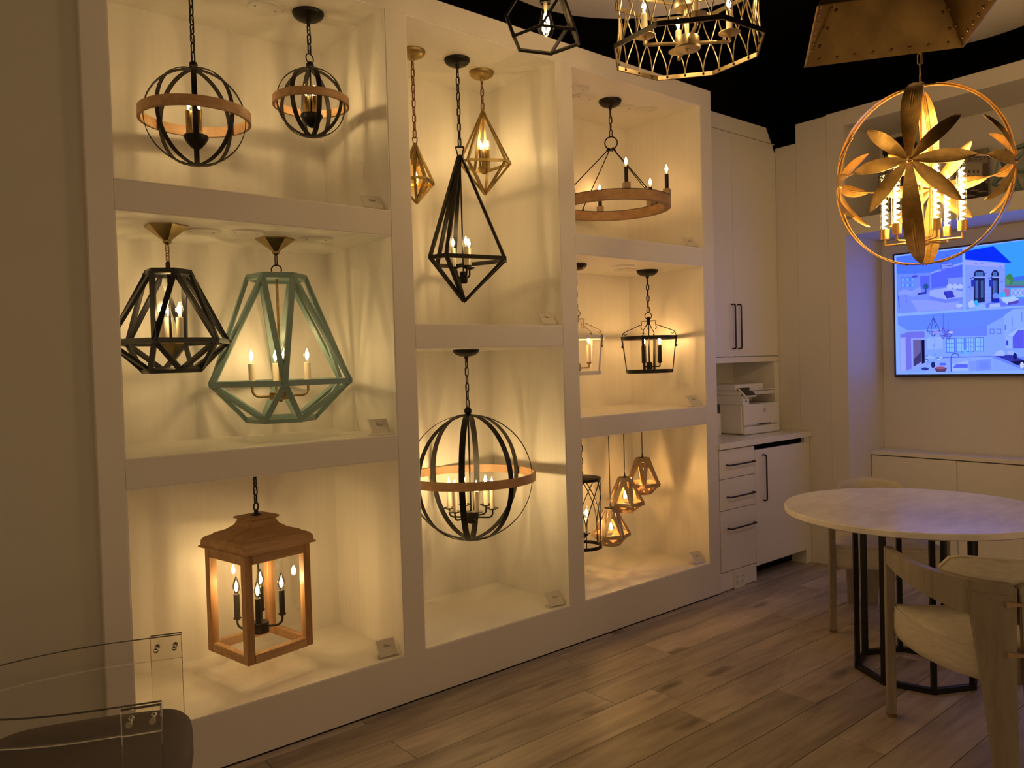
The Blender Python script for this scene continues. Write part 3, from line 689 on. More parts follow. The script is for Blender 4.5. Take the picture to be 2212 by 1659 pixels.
# ================================================================== COLUMN THREE
def ring_chandelier():
    A = wY(1320, 309, .255); zc = ZN1; va = VA(A)
    o = thing('ring_chandelier', 'oak ring chandelier with six black candles hung on rods', 'chandelier', (A.x, A.y, zc))
    cb = dome_canopy(o, .068, .038); zr = hz(A, 1322, 445)-zc; zl = hz(A, 1320, 309)-zc; Rr = .343
    MB().ringrect(Rr-.038, Rr, -.028, .026, 72).build('wood_ring', 'oakring', o, (0, 0, zr), smooth=30)
    MB().ringrect(Rr-.039, Rr+.001, .0262, .029, 72).build('iron_band', 'iron', o, (0, 0, zr), smooth=30)
    ring_loop(o, zl, .037, .004, 'iron', va+PI/2)
    chain(o, cb, zl+.036, 'iron')
    for k in range(4):
        a = va+R(35)+k*PI/2; d = Vector((math.cos(a), math.sin(a), 0)); top = d*.02+Vector((0, 0, zl-.04)); bot = d*(Rr-.015)+Vector((0, 0, zr+.045))
        m = MB().tube([top, bot], .0032, 6)
        m.tube([bot, bot+d*.006+Vector((0, 0, -.01)), bot+d*.004+Vector((0, 0, -.022))], .0032, 6)
        m.build('rod', 'iron', o)
        MB().tube([top+Vector((.011*math.cos(q), .011*math.sin(q), .006*math.sin(2*q))) for q in [2*PI*i/10 for i in range(10)]], .003, 6, True).build('hook', 'iron', o)
        MB().tube([bot+Vector((.010*math.cos(q)*d.x, .010*math.cos(q)*d.y, -.012+.012*math.sin(q))) for q in [2*PI*i/10 for i in range(10)]], .0028, 6, True).build('hook', 'iron', o)
    for k in range(6):
        a = va+R(14)+k*PI/3; x, y = (Rr-.015)*math.cos(a), (Rr-.015)*math.sin(a)
        MB().box(-.019, .019, -.019, .019, .0292, .064).build('candle_block', 'pine', o, (x, y, zr), (0, 0, a), bevel=.001)
        candle(o, x, y, zr+.064, .085, .0115, 'iron', 'B', .98)
ring_chandelier()

def basket(label, A, zc, mt, cmt, can, sleeve, kind, rot, v_hub, v_top, v_bot, uu, rt, rb_):
    o = thing('basket_lantern', label, 'pendant light', (A.x, A.y, zc)); va = VA(A)
    cb = dome_canopy(o, .068, .036, can)
    zh, zt, zb = hz(A, uu, v_hub)-zc, hz(A, uu, v_top)-zc, hz(A, uu, v_bot)-zc
    MB().sphere((0, 0, zh+.016), .014).build('ball_finial', cmt, o, smooth=60)
    ring_loop(o, zh+.034, .021, .0025, cmt, va+PI/2)
    chain(o, cb, zh+.055, cmt)
    MB().lathe([(0, .003), (.05, .003), (.05, 0), (0, 0)], 24).build('top_plate', cmt, o, (0, 0, zh), smooth=30)
    MB().lathe([(.011, 0), (.013, -.012), (.008, -.024), (0, -.026)], 12, cap=True).build('collar', cmt, o, (0, 0, zh), smooth=40)
    MB().ringrect(rt-.004, rt, -.011, .011, 56).build('top_ring', mt, o, (0, 0, zt), smooth=30)
    MB().ringrect(rb_-.004, rb_, -.011, .011, 56).build('bottom_ring', mt, o, (0, 0, zb), smooth=30)
    for k in range(4):
        a = va+rot+k*PI/2; d = Vector((math.cos(a), math.sin(a), 0)); s = Vector((-d.y, d.x, 0))
        MB().bar(d*(rt+.004)+Vector((0, 0, zt+.012)), d*(rb_+.003)+Vector((0, 0, zb-.008)), .016, .004, d).build('strap', mt, o)
        MB().bar(d*(rt+.009)+Vector((0, 0, zt+.012)), d*(rt-.002)+Vector((0, 0, zt-.058)), .012, .004, d).build('buckle', cmt, o)
        MB().sphere(d*(rt+.003)+Vector((0, 0, zt-.052)), .008, 10, 6).build('rivet', cmt, o, smooth=60)
        p0 = d*.044+Vector((0, 0, zh-.004)); p1 = d*.046+Vector((0, 0, zh-.022)); p2 = d*(rt-.004)+Vector((0, 0, zt+.034)); p3 = d*(rt+.002)+Vector((0, 0, zt+.012))
        MB().tube([p0, p1, d*.06+Vector((0, 0, zh-.026)), p2-d*.02+Vector((0, 0, .012)), p2, p3], .0028, 6).build('hook_rod', cmt, o, smooth=60)
        MB().tube([p1, p1+d*.004+Vector((0, 0, -.018)), p1-d*.004+Vector((0, 0, -.03))], .0024, 6).build('hook_tail', cmt, o)
        MB().tube([p2, p2-d*.012+Vector((0, 0, -.012)), p2-d*.026+Vector((0, 0, -.006))], .0024, 6).build('hook_tail', cmt, o)
    zc2 = zb+.03
    MB().tube([(0, 0, zh), (0, 0, zc2)], .0045, 8).build('stem', cmt, o)
    MB().lathe([(0, .03), (.016, .028), (.02, .018), (.02, -.016), (.012, -.02), (0, -.02)], 16).build('hub', cmt, o, (0, 0, zc2), smooth=40)
    for k in range(3):
        a = va+R(88)+k*2*PI/3; d = Vector((math.cos(a), math.sin(a), 0)); ra = .066
        MB().tube([d*.015, d*(ra-.004), d*ra+Vector((0, 0, .004)), d*ra+Vector((0, 0, .028))], .0045, 8).build('arm', cmt, o, (0, 0, zc2), smooth=30)
        candle(o, d.x*ra, d.y*ra, zc2+.028, .105, .0125, sleeve, kind, .9, (.016, cmt))
A = wY(1398, 584, .30)
basket('black basket lantern with three black candles', A, ZN2, 'iron', 'iron', 'iron', 'iron', 'C', R(-12), 694, 730, 802, 1402, .170, .143)
A = wY(1243, 590, .30)
basket('white basket lantern half hidden behind the stile', A, ZN2, 'whitepl', 'brass', 'bronze', 'ivory', 'C', R(-32), 690, 730, 806, 1249, .162, .136)

def cylinder_lantern():
    A = wY(1257, 1060, .27); zc = ZN3; va = VA(A)
    o = thing('cylinder_lantern', 'black cylinder lantern of crossing iron arches beside the stile', 'pendant light', (A.x, A.y, zc))
    cb = dome_canopy(o, .05, .022); zt, zb = hz(A, 1258, 1034)-zc, hz(A, 1262, 1179)-zc; Rr = .108
    MB().lathe([(0, .012), (Rr-.02, .012), (Rr+.004, .006), (Rr+.004, -.008), (Rr-.004, -.012), (0, -.012)], 40).build('top_disc', 'iron', o, (0, 0, zt), smooth=30)
    MB().ringrect(Rr-.008, Rr+.002, -.009, .009, 48).build('bottom_ring', 'iron', o, (0, 0, zb), smooth=30)
    MB().lathe([(.012, 0), (.01, .03), (.005, .04), (0, .04)], 12, cap=True).build('collar', 'brass', o, (0, 0, zt+.01))
    chain(o, cb, zt+.05, 'iron', .045, .024, .003)
    H = zt-zb; n = 6
    for k in range(n):
        a0 = va+R(10)+k*2*PI/n; st = 2*PI/n
        for sg in (-1, 1):
            pts = [(Rr*math.cos(a0+sg*st*.98*(max(0, q-.3)/.7)**1.6), Rr*math.sin(a0+sg*st*.98*(max(0, q-.3)/.7)**1.6), zb+H*q) for q in [i/14 for i in range(15)]]
            MB().tube(pts, .0032, 6).build('arch_wire', 'iron', o, smooth=60)
    z2 = zb+.055
    MB().tube([(0, 0, zt), (0, 0, z2)], .004, 8).build('stem', 'iron', o)
    MB().lathe([(0, .018), (.03, .018), (.03, .008), (.012, -.01), (0, -.014)], 16).build('hub', 'iron', o, (0, 0, z2), smooth=40)
    for k in range(3): candle(o, .024*math.cos(va+1.4+k*2.094), .024*math.sin(va+1.4+k*2.094), z2+.018, .09, .0115, 'ivory', 'A', .95, (.017, 'iron'))
cylinder_lantern()

for (u, vt, vw, vb, yy, rot, lb) in ((1387.5, 990, 1045, 1065, .30, 4, 'pale wood faceted pendant hanging highest of the three in the niche'),
                               (1349.5, 1032, 1086, 1104, .275, 20, 'pale wood faceted pendant hanging between the other two'),
                               (1318.5, 1099, 1154, 1175, .25, -22, 'pale wood faceted pendant hanging lowest of the three in the niche')):
    A = wY(u, vt, yy); zc = ZN3; va = VA(A)
    o = thing('wood_pendant', lb, 'pendant light', (A.x, A.y, zc), 0, 'three pale wood pendants')
    zt, zw, zb = hz(A, u, vt+3)-zc, hz(A, u, vw)-zc, hz(A, u, vb-2)-zc
    facet_frame(o, zt, zw, zb, .042, .112, .054, .023, .010, 'pine', va+R(rot))
    MB().lathe([(0, .004), (.043, .004), (.043, -.006), (0, -.006)], 6, a0=va+R(rot)+R(30)).build('cap', 'pine', o, (0, 0, zt+.004))
    MB().tube([(0, 0, 0), (0, 0, zt+.03)], .0028, 8).build('cord', 'darkpl', o)
    MB().lathe([(0, 0), (.022, 0), (.022, -.006), (0, -.006)], 16).build('canopy', 'iron', o, (0, 0, 0))
    MB().lathe([(.003, .035), (.005, .02), (.009, .004), (.009, 0)], 12, cap=True).build('cord_grip', 'darkpl', o, (0, 0, zt+.008), smooth=40)
    MB().lathe([(.014, 0), (.0155, -.01), (.0155, -.042), (.012, -.046), (0, -.046)], 16, cap=True).build('socket', 'darkpl', o, (0, 0, zt-.004), smooth=40)
    st_bulb(o, 0, 0, zt-.046, .62, 'P', mt='amber')

# round blank covers on the niche ceilings
for i, (u, v, z, wh) in enumerate(((573, 17, ZN1, 'left of the small orb canopy'), (437, 499, ZN2, 'right of the black lantern canopy'), (532, 502, ZN2, 'left of the aqua lantern canopy'), (683, 516, ZN2, 'right of the aqua lantern canopy'),
                         (1247, 190, ZN1, 'nearest the stile above the ring chandelier'), (1262, 210, ZN1, 'left of the ring chandelier canopy'), (1348, 231, ZN1, 'just right of the ring chandelier canopy'), (1394, 235, ZN1, 'farthest right above the ring chandelier'),
                         (1345, 575, ZN2, 'behind the black basket canopy, nearer one'), (1350, 583, ZN2, 'behind the black basket canopy, farther one'), (902, 755, ZNM, 'left of the big orb canopy'))):
    p = wZ(u, v, z)
    if p.y > .54 or i == 10: p.y = .40 if i != 8 else .25
    o = thing('blank_cover', 'white round blank cover plate on niche ceiling ' + wh, 'cover plate', (p.x, p.y, z), 0, 'blank cover plates')
    MB().lathe([(0, -.003), (.062, -.003), (.066, -.006), (.071, -.006), (.074, -.003), (.074, 0), (0, 0)], 32).build('disc', 'whitepl', o, smooth=40)
    for s in (-1, 1): MB().lathe([(0, -.006), (.004, -.005), (.004, -.003), (0, -.003)], 8).build('screw', 'greypl', o, (s*.045, 0, 0))

# small price cards in acrylic holders
def card(label, xr, z, ang):
    o = thing('card_holder', label, 'sign', (xr-.060, .052, z+t), R(ang), 'acrylic card holders in the niches')
    tl = R(40); w_ = .096; h_ = .088; c, s = math.cos(tl), math.sin(tl)
    n = Vector((0, -c, s)); up = Vector((0, s, c)); b = Vector((0, -.030, .004))
    MB().bar(b, b+up*h_, w_, .003, n).build('holder', 'glass', o)
    MB().box(-w_/2, w_/2, -.032, .028, 0.0005, .003).build('foot', 'glass', o)
    cc = MB().bar(b+up*.006+n*.0025, b+up*(h_-.006)+n*.0025, w_-.012, .001, n).build('card', 'paper', o)
    for k, (ww, hh) in enumerate(((.012, .058), (.03, .052), (.026, .047))):
        q = b+up*hh+n*.0034
        MB().bar(q+Vector((-.012, 0, 0)), q+Vector((-.012+ww, 0, 0)), .0022, .0003, n).build('text_line', 'ink', cc)
for (a, b, z0, z1), lb in zip(NICHES, ('bottom left niche by the oak lantern', 'middle left niche by the aqua lantern', 'top left niche by the orb pendants', 'lower middle niche under the big orb', 'upper middle niche under the gem pendants',
                                       'bottom right niche by the wood pendants', 'middle right niche by the basket lanterns', 'top right niche under the ring chandelier')):
    card('small card in a clear holder, ' + lb, b-t, z0, -8)
# ================================================================== FITTINGS HANGING IN THE ROOM
ZCE = 3.45
def geo_pendant():
    """cage of a truncated tetrahedron: six-sided bottom, three side triangles, small top triangle"""
    z0 = 2.732; c = Vector((2.046, -.738, 0)); L = .134; A = c
    o = thing('geometric_pendant', 'black geometric wire pendant with a filament bulb under the ceiling disc', 'pendant light', (c.x, c.y, ZCE)); zl = z0-ZCE
    def P(r, deg, z): return Vector((r*math.cos(R(deg)), r*math.sin(R(deg)), zl+z))
    E_ = []; h = .8165*L
    for k in range(3):
        g = 130+k*120; b0, b1, b2 = P(L, g-30, 0), P(L, g+30, 0), P(L, g+90, 0); md = P(1.1547*L, g, h); tp = P(.577*L, g, 2*h); tq = P(.577*L, g+120, 2*h)
        E_ += [(b0, b1), (b1, b2), (b0, md), (b1, md), (md, tp), (tp, tq)]
    for p, q in E_: MB().bar(p, q, .0105, .0105, (p+q)/2-Vector((0, 0, zl+h*.7)), .004, .004).build('frame_bar', 'iron', o)
    zb = hz(A, 1176, 8)-ZCE
    for k in range(3): MB().bar(P(.577*L, 130+k*120, 2*h), Vector((0, 0, zl+2*h+.004)), .01, .006, (0, 0, 1)).build('top_bar', 'iron', o)
    MB().tube([(0, 0, 0), (0, 0, zb+.06)], .004, 8).build('cord', 'darkpl', o)
    MB().lathe([(0, 0), (.06, 0), (.06, -.012), (.02, -.03), (0, -.03)], 24).build('canopy', 'iron', o, smooth=40)
    MB().lathe([(0, .075), (.012, .07), (.0215, .06), (.0215, 0), (.018, 0), (.018, .01), (0, .01)], 20).build('socket', 'iron', o, (0, 0, zb), smooth=30)
    st_bulb(o, 0, 0, zb+.006, 1.0, 'G')
geo_pendant()

def wire_chandelier():
    cx, cy, z0, Rr, a0 = 2.612, -.968, 2.749, .308, R(17)
    A = Vector((cx, cy, 0)); o = thing('wire_chandelier', 'eight-sided chandelier of crossing gold wires and candle bulbs', 'chandelier', (cx, cy, ZCE)); zb = z0-ZCE; zt = zb+.255
    def P(k, z, r=Rr): return Vector((r*math.cos(a0+k*PI/4), r*math.sin(a0+k*PI/4), z))
    for k in range(8):
        n = P(k+.5, 0, 1)
        for z, nm in ((zb, 'bottom_rail'), (zt, 'top_rail')):
            MB().bar(P(k, z), P(k+1, z), .017, .004, n, .002, .002).build(nm, 'silvergold', o)
            MB().bar(P(k, z, Rr+.0042), P(k+1, z, Rr+.0042), .018, .004, n, .002, .002).build(nm + '_unlit_outer', 'iron', o)  # black strip over the gold rail: shade of its unlit outer face, as colour
    n = 3; tot = 8*n
    def edge(f, z):
        k = math.floor(f); q = f-k; return P(k, z).lerp(P(k+1, z), q)*.992 if True else None
    def pt(f, h): p = edge(f, 0); b = 1-.05*math.sin(PI*h); return Vector((p.x*b, p.y*b, zb+(zt-zb)*h))
    for i in range(tot):
        f0 = (i+.5)/n
        for sg in (-1, 1):
            pts = []
            for j in range(11):
                h = j/10; pts.append(pt(f0+sg*(1/n)*(.5-.5*math.cos(PI*h)), h))
            MB().tube(pts, .0026, 5).build('wire', 'silvergold', o)
        MB().sphere(pt(f0, 0), .0055, 8, 5).build('solder_ball', 'bronze', o)
    zh = hz(A, 1488, 93)-ZCE
    MB().lathe([(0, .022), (.048, .022), (.05, .018), (.05, -.016), (.056, -.02), (.05, -.026), (.012, -.028), (.008, -.036), (0, -.038)], 24).build('hub', 'silvergold', o, (0, 0, zh), smooth=40)
    zu = hz(A, 1480, 40)-ZCE
    MB().lathe([(0, .01), (.05, .01), (.052, 0), (.05, -.012), (0, -.014)], 24).build('upper_hub', 'silvergold', o, (0, 0, zu+.05), smooth=40)
    MB().tube([(0, 0, zh), (0, 0, 0)], .009, 10).build('stem', 'silvergold', o, smooth=60)
    for k in range(4): MB().tube([P(k*2+.5, zt, Rr*.92), Vector((0, 0, zu+.05))], .006, 6).build('spoke', 'silvergold', o)
    va = VA(A)
    for k in range(4):
        a = va+R(-78)+k*PI/2; d = Vector((math.cos(a), math.sin(a), 0)); ra = .172
        MB().tube([d*.045, d*(ra-.003), d*ra+Vector((0, 0, .003)), d*ra+Vector((0, 0, .03))], .0075, 8).build('arm', 'silvergold', o, (0, 0, zh), smooth=30)
        candle(o, d.x*ra, d.y*ra, zh+.034, .09, .0125, 'ivory', 'W', .95, (.044, 'silvergold'))
    MB().lathe([(0, 0), (.07, 0), (.07, -.01), (.02, -.03), (0, -.03)], 24).build('canopy', 'silvergold', o, smooth=40)
wire_chandelier()

def rivet_shade():
    z = 2.57; L = wZ(1738, 146, z); Q = wZ(2081, 102, z); e = Q-L; sd = e.length; e.normalize(); n = Vector((e.y, -e.x, 0))
    if n.dot(CAM-L) < 0: n = -n
    c = L+e*sd/2+n*sd/2
    o = thing('riveted_shade', 'square riveted brass pendant shade seen from underneath', 'pendant light', (c.x, c.y, 3.78)); zl = z-3.78
    ax = [e, n, -e, -n]; h = sd/2; tp = .47*h; H = .27
    rv = MB().sphere((0, 0, 0), .0062, 10, 5).mesh('rivet', 'brass', 60)
    for k in range(4):
        a, b = ax[k], ax[(k+1) % 4]      # panel faces along a
        p0, p1 = a*h-b*h, a*h+b*h; q0, q1 = a*tp-b*tp+Vector((0, 0, H)), a*tp+b*tp+Vector((0, 0, H))
        nn = (p1-p0).cross(q0-p0).normalized(); nn = nn if nn.dot(a) > 0 else -nn; nn *= .0022
        m = MB().add([p0-nn, p1-nn, q1-nn, q0-nn, p0+nn, p1+nn, q1+nn, q0+nn], [(0, 1, 2, 3), (7, 6, 5, 4), (0, 4, 5, 1), (1, 5, 6, 2), (2, 6, 7, 3), (3, 7, 4, 0)])
        pn = m.build('panel', 'rustbrass', o, (0, 0, zl))
        up = (q0+q1-p0-p1).normalized()
        for i in range(8):
            f = (i+.5)/8; inst('rivet', rv, pn, p0.lerp(p1, .04+.92*f)+up*.022-nn*1.3)
        for s, (u0, u1, iw) in enumerate(((p0, q0, b), (p1, q1, -b))):
            for i in range(1, 6): inst('rivet', rv, pn, u0.lerp(u1, i/5.4)+iw*.026+up*.012-nn*1.3)
    MB().prism([tuple((ax[k]*tp+ax[(k+1) % 4]*tp).xy) for k in range(4)], H-.003, H).build('top_plate', 'rustbrass', o, (0, 0, zl))
    MB().lathe([(.012, 0), (.012, .03), (.006, .035), (0, .035)], 12, cap=True).build('collar', 'brass', o, (0, 0, zl+H))
    chain(o, 0, zl+H+.03, 'brass', .06, .03, .0035)
rivet_shade()

def leaf_mesh(d, td, rx, rz, ph0, ph1, wd, name='leaf', seg=12, sag=0.):
    """curved leaf lying on the cage surface; d outward, td tangent direction"""
    d, td = Vector(d), Vector(td); vert = abs(td.z); rr = rx*(1-vert)+rz*vert; m = MB(); L = []; up = d.cross(td).normalized()
    for k in range(seg+1):
        q = k/seg; ph = ph0+(ph1-ph0)*q; p = d*rx*math.cos(ph)+td*rr*math.sin(ph); wv = wd*max(.04, math.sin(PI*min(1, q*.93+.05))**.75)
        nr = (d*math.cos(ph)+td*math.sin(ph)).normalized(); L.append((p, up*wv/2, nr))
    for p, s, nr in L: m.v += [tuple(p-s+nr*.001), tuple(p-nr*.003), tuple(p+s+nr*.001), tuple(p+s+nr*.0025), tuple(p-nr*.0015), tuple(p-s+nr*.0025)]
    for k in range(seg):
        i, j = 6*k, 6*(k+1)
        for q in range(6): m.f.append((i+q, j+q, j+(q+1) % 6, i+(q+1) % 6))
    m.f.append((0, 1, 2, 3, 4, 5)); m.f.append(tuple(6*seg+q for q in (5, 4, 3, 2, 1, 0)))
    return m
def leaf_chandelier():
    dep = 3.4; C = wD(1991, 379, dep); A = Vector((C.x, C.y, 0)); rx, rz = .338, .386
    o = thing('leaf_chandelier', 'gold leaf cage chandelier with spiral tube bulbs over the marble table', 'chandelier', (C.x, C.y, 3.78)); zl = C.z-3.78; va = VA(A)
    f0 = va-R(7); dirs = [Vector((math.cos(f0+k*PI/2), math.sin(f0+k*PI/2), 0)) for k in range(4)]; Z = Vector((0, 0, 1))
    def se(a, nn=2.1): c, s = math.cos(a), math.sin(a); return math.copysign(abs(c)**(2/nn), c), math.copysign(abs(s)**(2/nn), s)
    for h in range(2):
        d = dirs[h]; sdv = dirs[h+1]
        for off in (-.0045, .0045):
            pts = []
            for k in range(64):
                x, y = se(2*PI*k/64); pts.append(d*(rx*x)+Z*(rz*y)+sdv*off)
            MB().tube(pts, .0042, 6, True).build('cage_hoop', 'gold', o, (0, 0, zl), smooth=60)
    MB().tube([Vector((rx*math.cos(2*PI*k/48), rx*math.sin(2*PI*k/48), 0)) for k in range(48)], .0042, 6, True).build('equator_ring', 'gold', o, (0, 0, zl), smooth=60)
    MB().sphere((0, 0, rz+.004), .02, 14, 8, .8).build('top_finial', 'gold', o, (0, 0, zl), smooth=60)
    MB().tube([(0, 0, rz+.016), (0, 0, rz+.05)], .0045, 8).build('top_stem', 'gold', o, (0, 0, zl))
    chain(o, 0, zl+rz+.05, 'agedgold', .055, .024, .0028)
    for k in range(4):
        d = dirs[k]; s = Z.cross(d)
        fl_ = MB().sphere((0, 0, 0), .014, 10, 6, .7).build('leaf_boss', 'gold', o, d*(rx+.003)+Vector((0, 0, zl)), smooth=60)
        for i in range(8):
            a = i*PI/4; td = s*math.cos(a)+Z*math.sin(a); vert = i in (2, 6)
            m = leaf_mesh(d, td, rx+(.012 if vert else .006), (rz if vert else rx)+.006, .035, 1.40 if vert else (.72 if i in (0, 4) else .78), .078 if vert else .056)
            m.build('leaf', 'gold', o, (0, 0, zl), smooth=50)
    zh = hz(A, 1995, 522)-3.78
    MB().lathe([(0, .02), (.03, .02), (.03, -.012), (.012, -.02), (.008, -.04), (0, -.042)], 16).build('hub', 'gold', o, (0, 0, zh), smooth=40)
    MB().tube([(0, 0, zl+rz), (0, 0, zh)], .005, 8).build('stem', 'gold', o)
    for k in range(6):
        a = va+R(20)+k*PI/3; d = Vector((math.cos(a), math.sin(a), 0)); ra = .152
        MB().tube([d*.026, d*(ra-.002), d*ra+Vector((0, 0, .002)), d*ra+Vector((0, 0, .03))], .0048, 8).build('arm', 'gold', o, (0, 0, zh), smooth=30)
        sk = cached('tsock', lambda: MB().lathe([(0, 0), (.0185, 0), (.0185, .044), (.016, .044), (.016, .03), (0, .03)], 18).mesh('socket', 'gold', 40))
        inst('socket', sk, o, (d.x*ra, d.y*ra, zh+.028))
        tb = cached('tbulb', lambda: MB().lathe([(.0165, 0), (.0185, .01), (.0185, .235), (.015, .252), (.006, .26), (0, .261)], 16).mesh('bulb', 'bulb', 60))
        bo = inst('bulb', tb, o, (d.x*ra, d.y*ra, zh+.062))
        def spiral():
            pts = [(.0105*math.cos(q*1.2566), .0105*math.sin(q*1.2566), .018+.218*q/45) for q in range(46)]
            return MB().tube(pts, .0034, 3).mesh('filament', 'glowT', 80)
        inst('filament', cached('spiral', spiral), bo)
leaf_chandelier()

# ================================================================== TELEVISION
XS = 5.665
ty0 = wX(1929, 600, XS).y; tz1 = wX(1929, 549, XS).z; tz0 = wX(1936, 814.5, XS).z; tH = tz1-tz0; tW = tH*16/9
tv = thing('television', 'wall-mounted flat television showing three interior photographs', 'television', (5.728, ty0-tW/2, (tz0+tz1)/2))
ty1 = ty0-tW
MB().box(XS+.004-5.728, -.006, -tW/2, tW/2, -tH/2, tH/2).build('casing', 'darkpl', tv, bevel=.003)
bz = .012
for nm, bx in (('bezel', (-tW/2, tW/2, tH/2-bz, tH/2)), ('bezel', (-tW/2, tW/2, -tH/2, -tH/2+bz*1.5)), ('bezel', (-tW/2, -tW/2+bz, -tH/2+bz*1.5, tH/2-bz)), ('bezel', (tW/2-bz, tW/2, -tH/2+bz*1.5, tH/2-bz))):
    MB().box(XS-.002-5.728, XS+.004-5.728, *bx).build(nm, 'darkpl', tv)
class Print:
    """flat coloured picture made of polygons on a plane"""
    def __init__(s, plane, tone=lambda c: c): s.tone = tone; s.P = plane; s.v = []; s.f = []; s.c = []; s.k = 0
    def poly(s, pts, col):
        s.k += 1; b = len(s.v); s.v += [tuple(s.P(u, v, s.k)) for u, v in pts]; s.f.append(tuple(range(b, b+len(pts)))); s.c.append(s.tone(srgb(col)))
    def rect(s, a, b, c, d, col): s.poly([(a, b), (c, b), (c, d), (a, d)], col)
    def line(s, pts, w_, col):
        for (x0, y0), (x1, y1) in zip(pts, pts[1:]):
            l = math.hypot(x1-x0, y1-y0) or 1; nx, ny = -(y1-y0)/l*w_/2, (x1-x0)/l*w_/2
            s.poly([(x0+nx, y0+ny), (x1+nx, y1+ny), (x1-nx, y1-ny), (x0-nx, y0-ny)], col)
    def blob(s, x, y, rx, ry, col, n=10): s.poly([(x+rx*math.cos(2*PI*k/n), y+ry*math.sin(2*PI*k/n)) for k in range(n)], col)
    def build(s, name, mt, parent):
        inv = parent.matrix_world.inverted() if False else None
        off = Vector(parent.location); me = bpy.data.meshes.new(name); me.from_pydata([tuple(Vector(p)-off) for p in s.v], [], s.f); me.materials.append(M[mt])
        ca = me.color_attributes.new('print', 'FLOAT_COLOR', 'CORNER'); i = 0
        for f, c in zip(s.f, s.c):
            for _ in f: ca.data[i].color = (*c, 1); i += 1
        o = bpy.data.objects.new(name, me); COL.objects.link(o); o.parent = parent; return o
SC = .217
def tvp(u, v, k): return wX(1880+u*SC, 480+v*SC, XS-.0006-k*.00002)
def uv_of(y, z):      # crop coordinates of a screen point
    d = Vector((XS, y, z))-CAM; f = d.dot(FW); return ((IW/2+FPX*d.dot(RT)/f-1880)/SC, (IH/2-FPX*d.dot(UP)/f-480)/SC)
pr = Print(tvp, lambda c: (c[0]*.8, c[1]*.85, c[2]*1.7))
c00, c10, c11, c01 = uv_of(ty0-bz, tz1-bz), uv_of(ty1+bz, tz1-bz), uv_of(ty1+bz, tz0+bz*1.5), uv_of(ty0-bz, tz0+bz*1.5)
pr.poly([c00, c10, c11, c01], (150, 188, 255))
# bedroom photograph
pr.poly([(258, 345), (915, 262), (920, 868), (268, 908)], (112, 138, 240))
pr.poly([(258, 345), (915, 262), (917, 400), (600, 500), (262, 520)], (84, 128, 246))
pr.poly([(600, 505), (917, 410), (918, 640), (720, 640), (610, 660)], (92, 110, 222))
pr.poly([(600, 500), (917, 395), (917, 420), (600, 516)], (150, 175, 255))
pr.poly([(262, 520), (600, 505), (610, 660), (264, 690)], (120, 150, 248))
pr.poly([(495, 535), (590, 530), (592, 660), (498, 668)], (96, 108, 205))
pr.poly([(266, 720), (560, 690), (920, 780), (920, 868), (268, 908)], (128, 152, 250))
pr.poly([(400, 770), (880, 800), (915, 868), (470, 890)], (152, 168, 250))
for i in range(3):
    for j in range(2): pr.rect(305+i*48, 545+j*58, 343+i*48, 590+j*58, (60, 120, 215)); pr.rect(311+i*48, 551+j*58, 337+i*48, 584+j*58, (120, 175, 240))
pr.poly([(590, 680), (760, 650), (918, 690), (918, 770), (750, 806), (590, 765)], (168, 185, 255)); pr.poly([(590, 765), (750, 806), (918, 770), (918, 745), (750, 770), (590, 735)], (120, 140, 235))
pr.poly([(770, 560), (917, 545), (917, 610), (770, 625)], (134, 156, 246))
for x in (790, 845, 895): pr.blob(x, 640, 30, 28, (186, 204, 255))
pr.poly([(735, 690), (815, 682), (842, 745), (775, 757)], (64, 66, 160)); pr.poly([(735, 690), (775, 757), (770, 770), (728, 705)], (52, 54, 140))
pr.blob(553, 640, 27, 30, (40, 96, 120)); pr.rect(545, 660, 560, 700, (60, 66, 130))
pr.line([(760, 318), (760, 400)], 4, (50, 60, 120)); pr.poly([(700, 412), (818, 398), (818, 460), (702, 474)], (86, 96, 190)); pr.poly([(708, 420), (812, 406), (812, 452), (710, 466)], (140, 160, 240)); pr.line([(700, 440), (818, 428)], 5, (44, 52, 110))
pr.line([(443, 485), (443, 525)], 3, (60, 70, 140)); pr.poly([(416, 530), (468, 526), (468, 548), (418, 554)], (74, 84, 170))
pr.poly([(380, 700), (500, 640), (508, 690), (440, 745), (385, 735)], (146, 166, 246)); pr.poly([(270, 700), (330, 670), (440, 690), (440, 710), (290, 730)], (150, 170, 250)); pr.line([(278, 730), (288, 850)], 8, (60, 80, 190)); pr.line([(350, 715), (366, 800)], 6, (100, 120, 220))
pr.poly([(470, 705), (560, 690), (560, 712), (475, 722)], (54, 60, 130)); pr.blob(885, 830, 34, 20, (190, 205, 255))
# terrace photograph
pr.poly([(945, 262), (1960, 120), (1960, 800), (950, 866)], (66, 170, 255))
pr.poly([(1340, 560), (1960, 470), (1960, 520), (1345, 620)], (70, 120, 190)); pr.poly([(1340, 600), (1500, 580), (1960, 560), (1960, 640), (1345, 650)], (80, 150, 120)); pr.blob(1385, 570, 40, 58, (70, 140, 70)); pr.blob(1360, 600, 30, 40, (90, 160, 90))
pr.poly([(945, 290), (1225, 238), (1410, 408), (945, 372)], (14, 54, 220))
for i in range(6): pr.line([(945, 300+i*12), (1250+i*24, 262+i*25)], 3, (8, 36, 170))
pr.poly([(945, 372), (1340, 408), (1340, 850), (950, 862)], (140, 165, 246)); pr.poly([(945, 378), (1338, 414), (1338, 450), (945, 425)], (172, 176, 214))
random.seed(3)
for i in range(34): x = random.uniform(950, 1330); yv = random.uniform(395, 800); pr.rect(x, yv, x+26, yv+11, random.choice([(110, 132, 225), (160, 180, 250), (128, 130, 205)]))
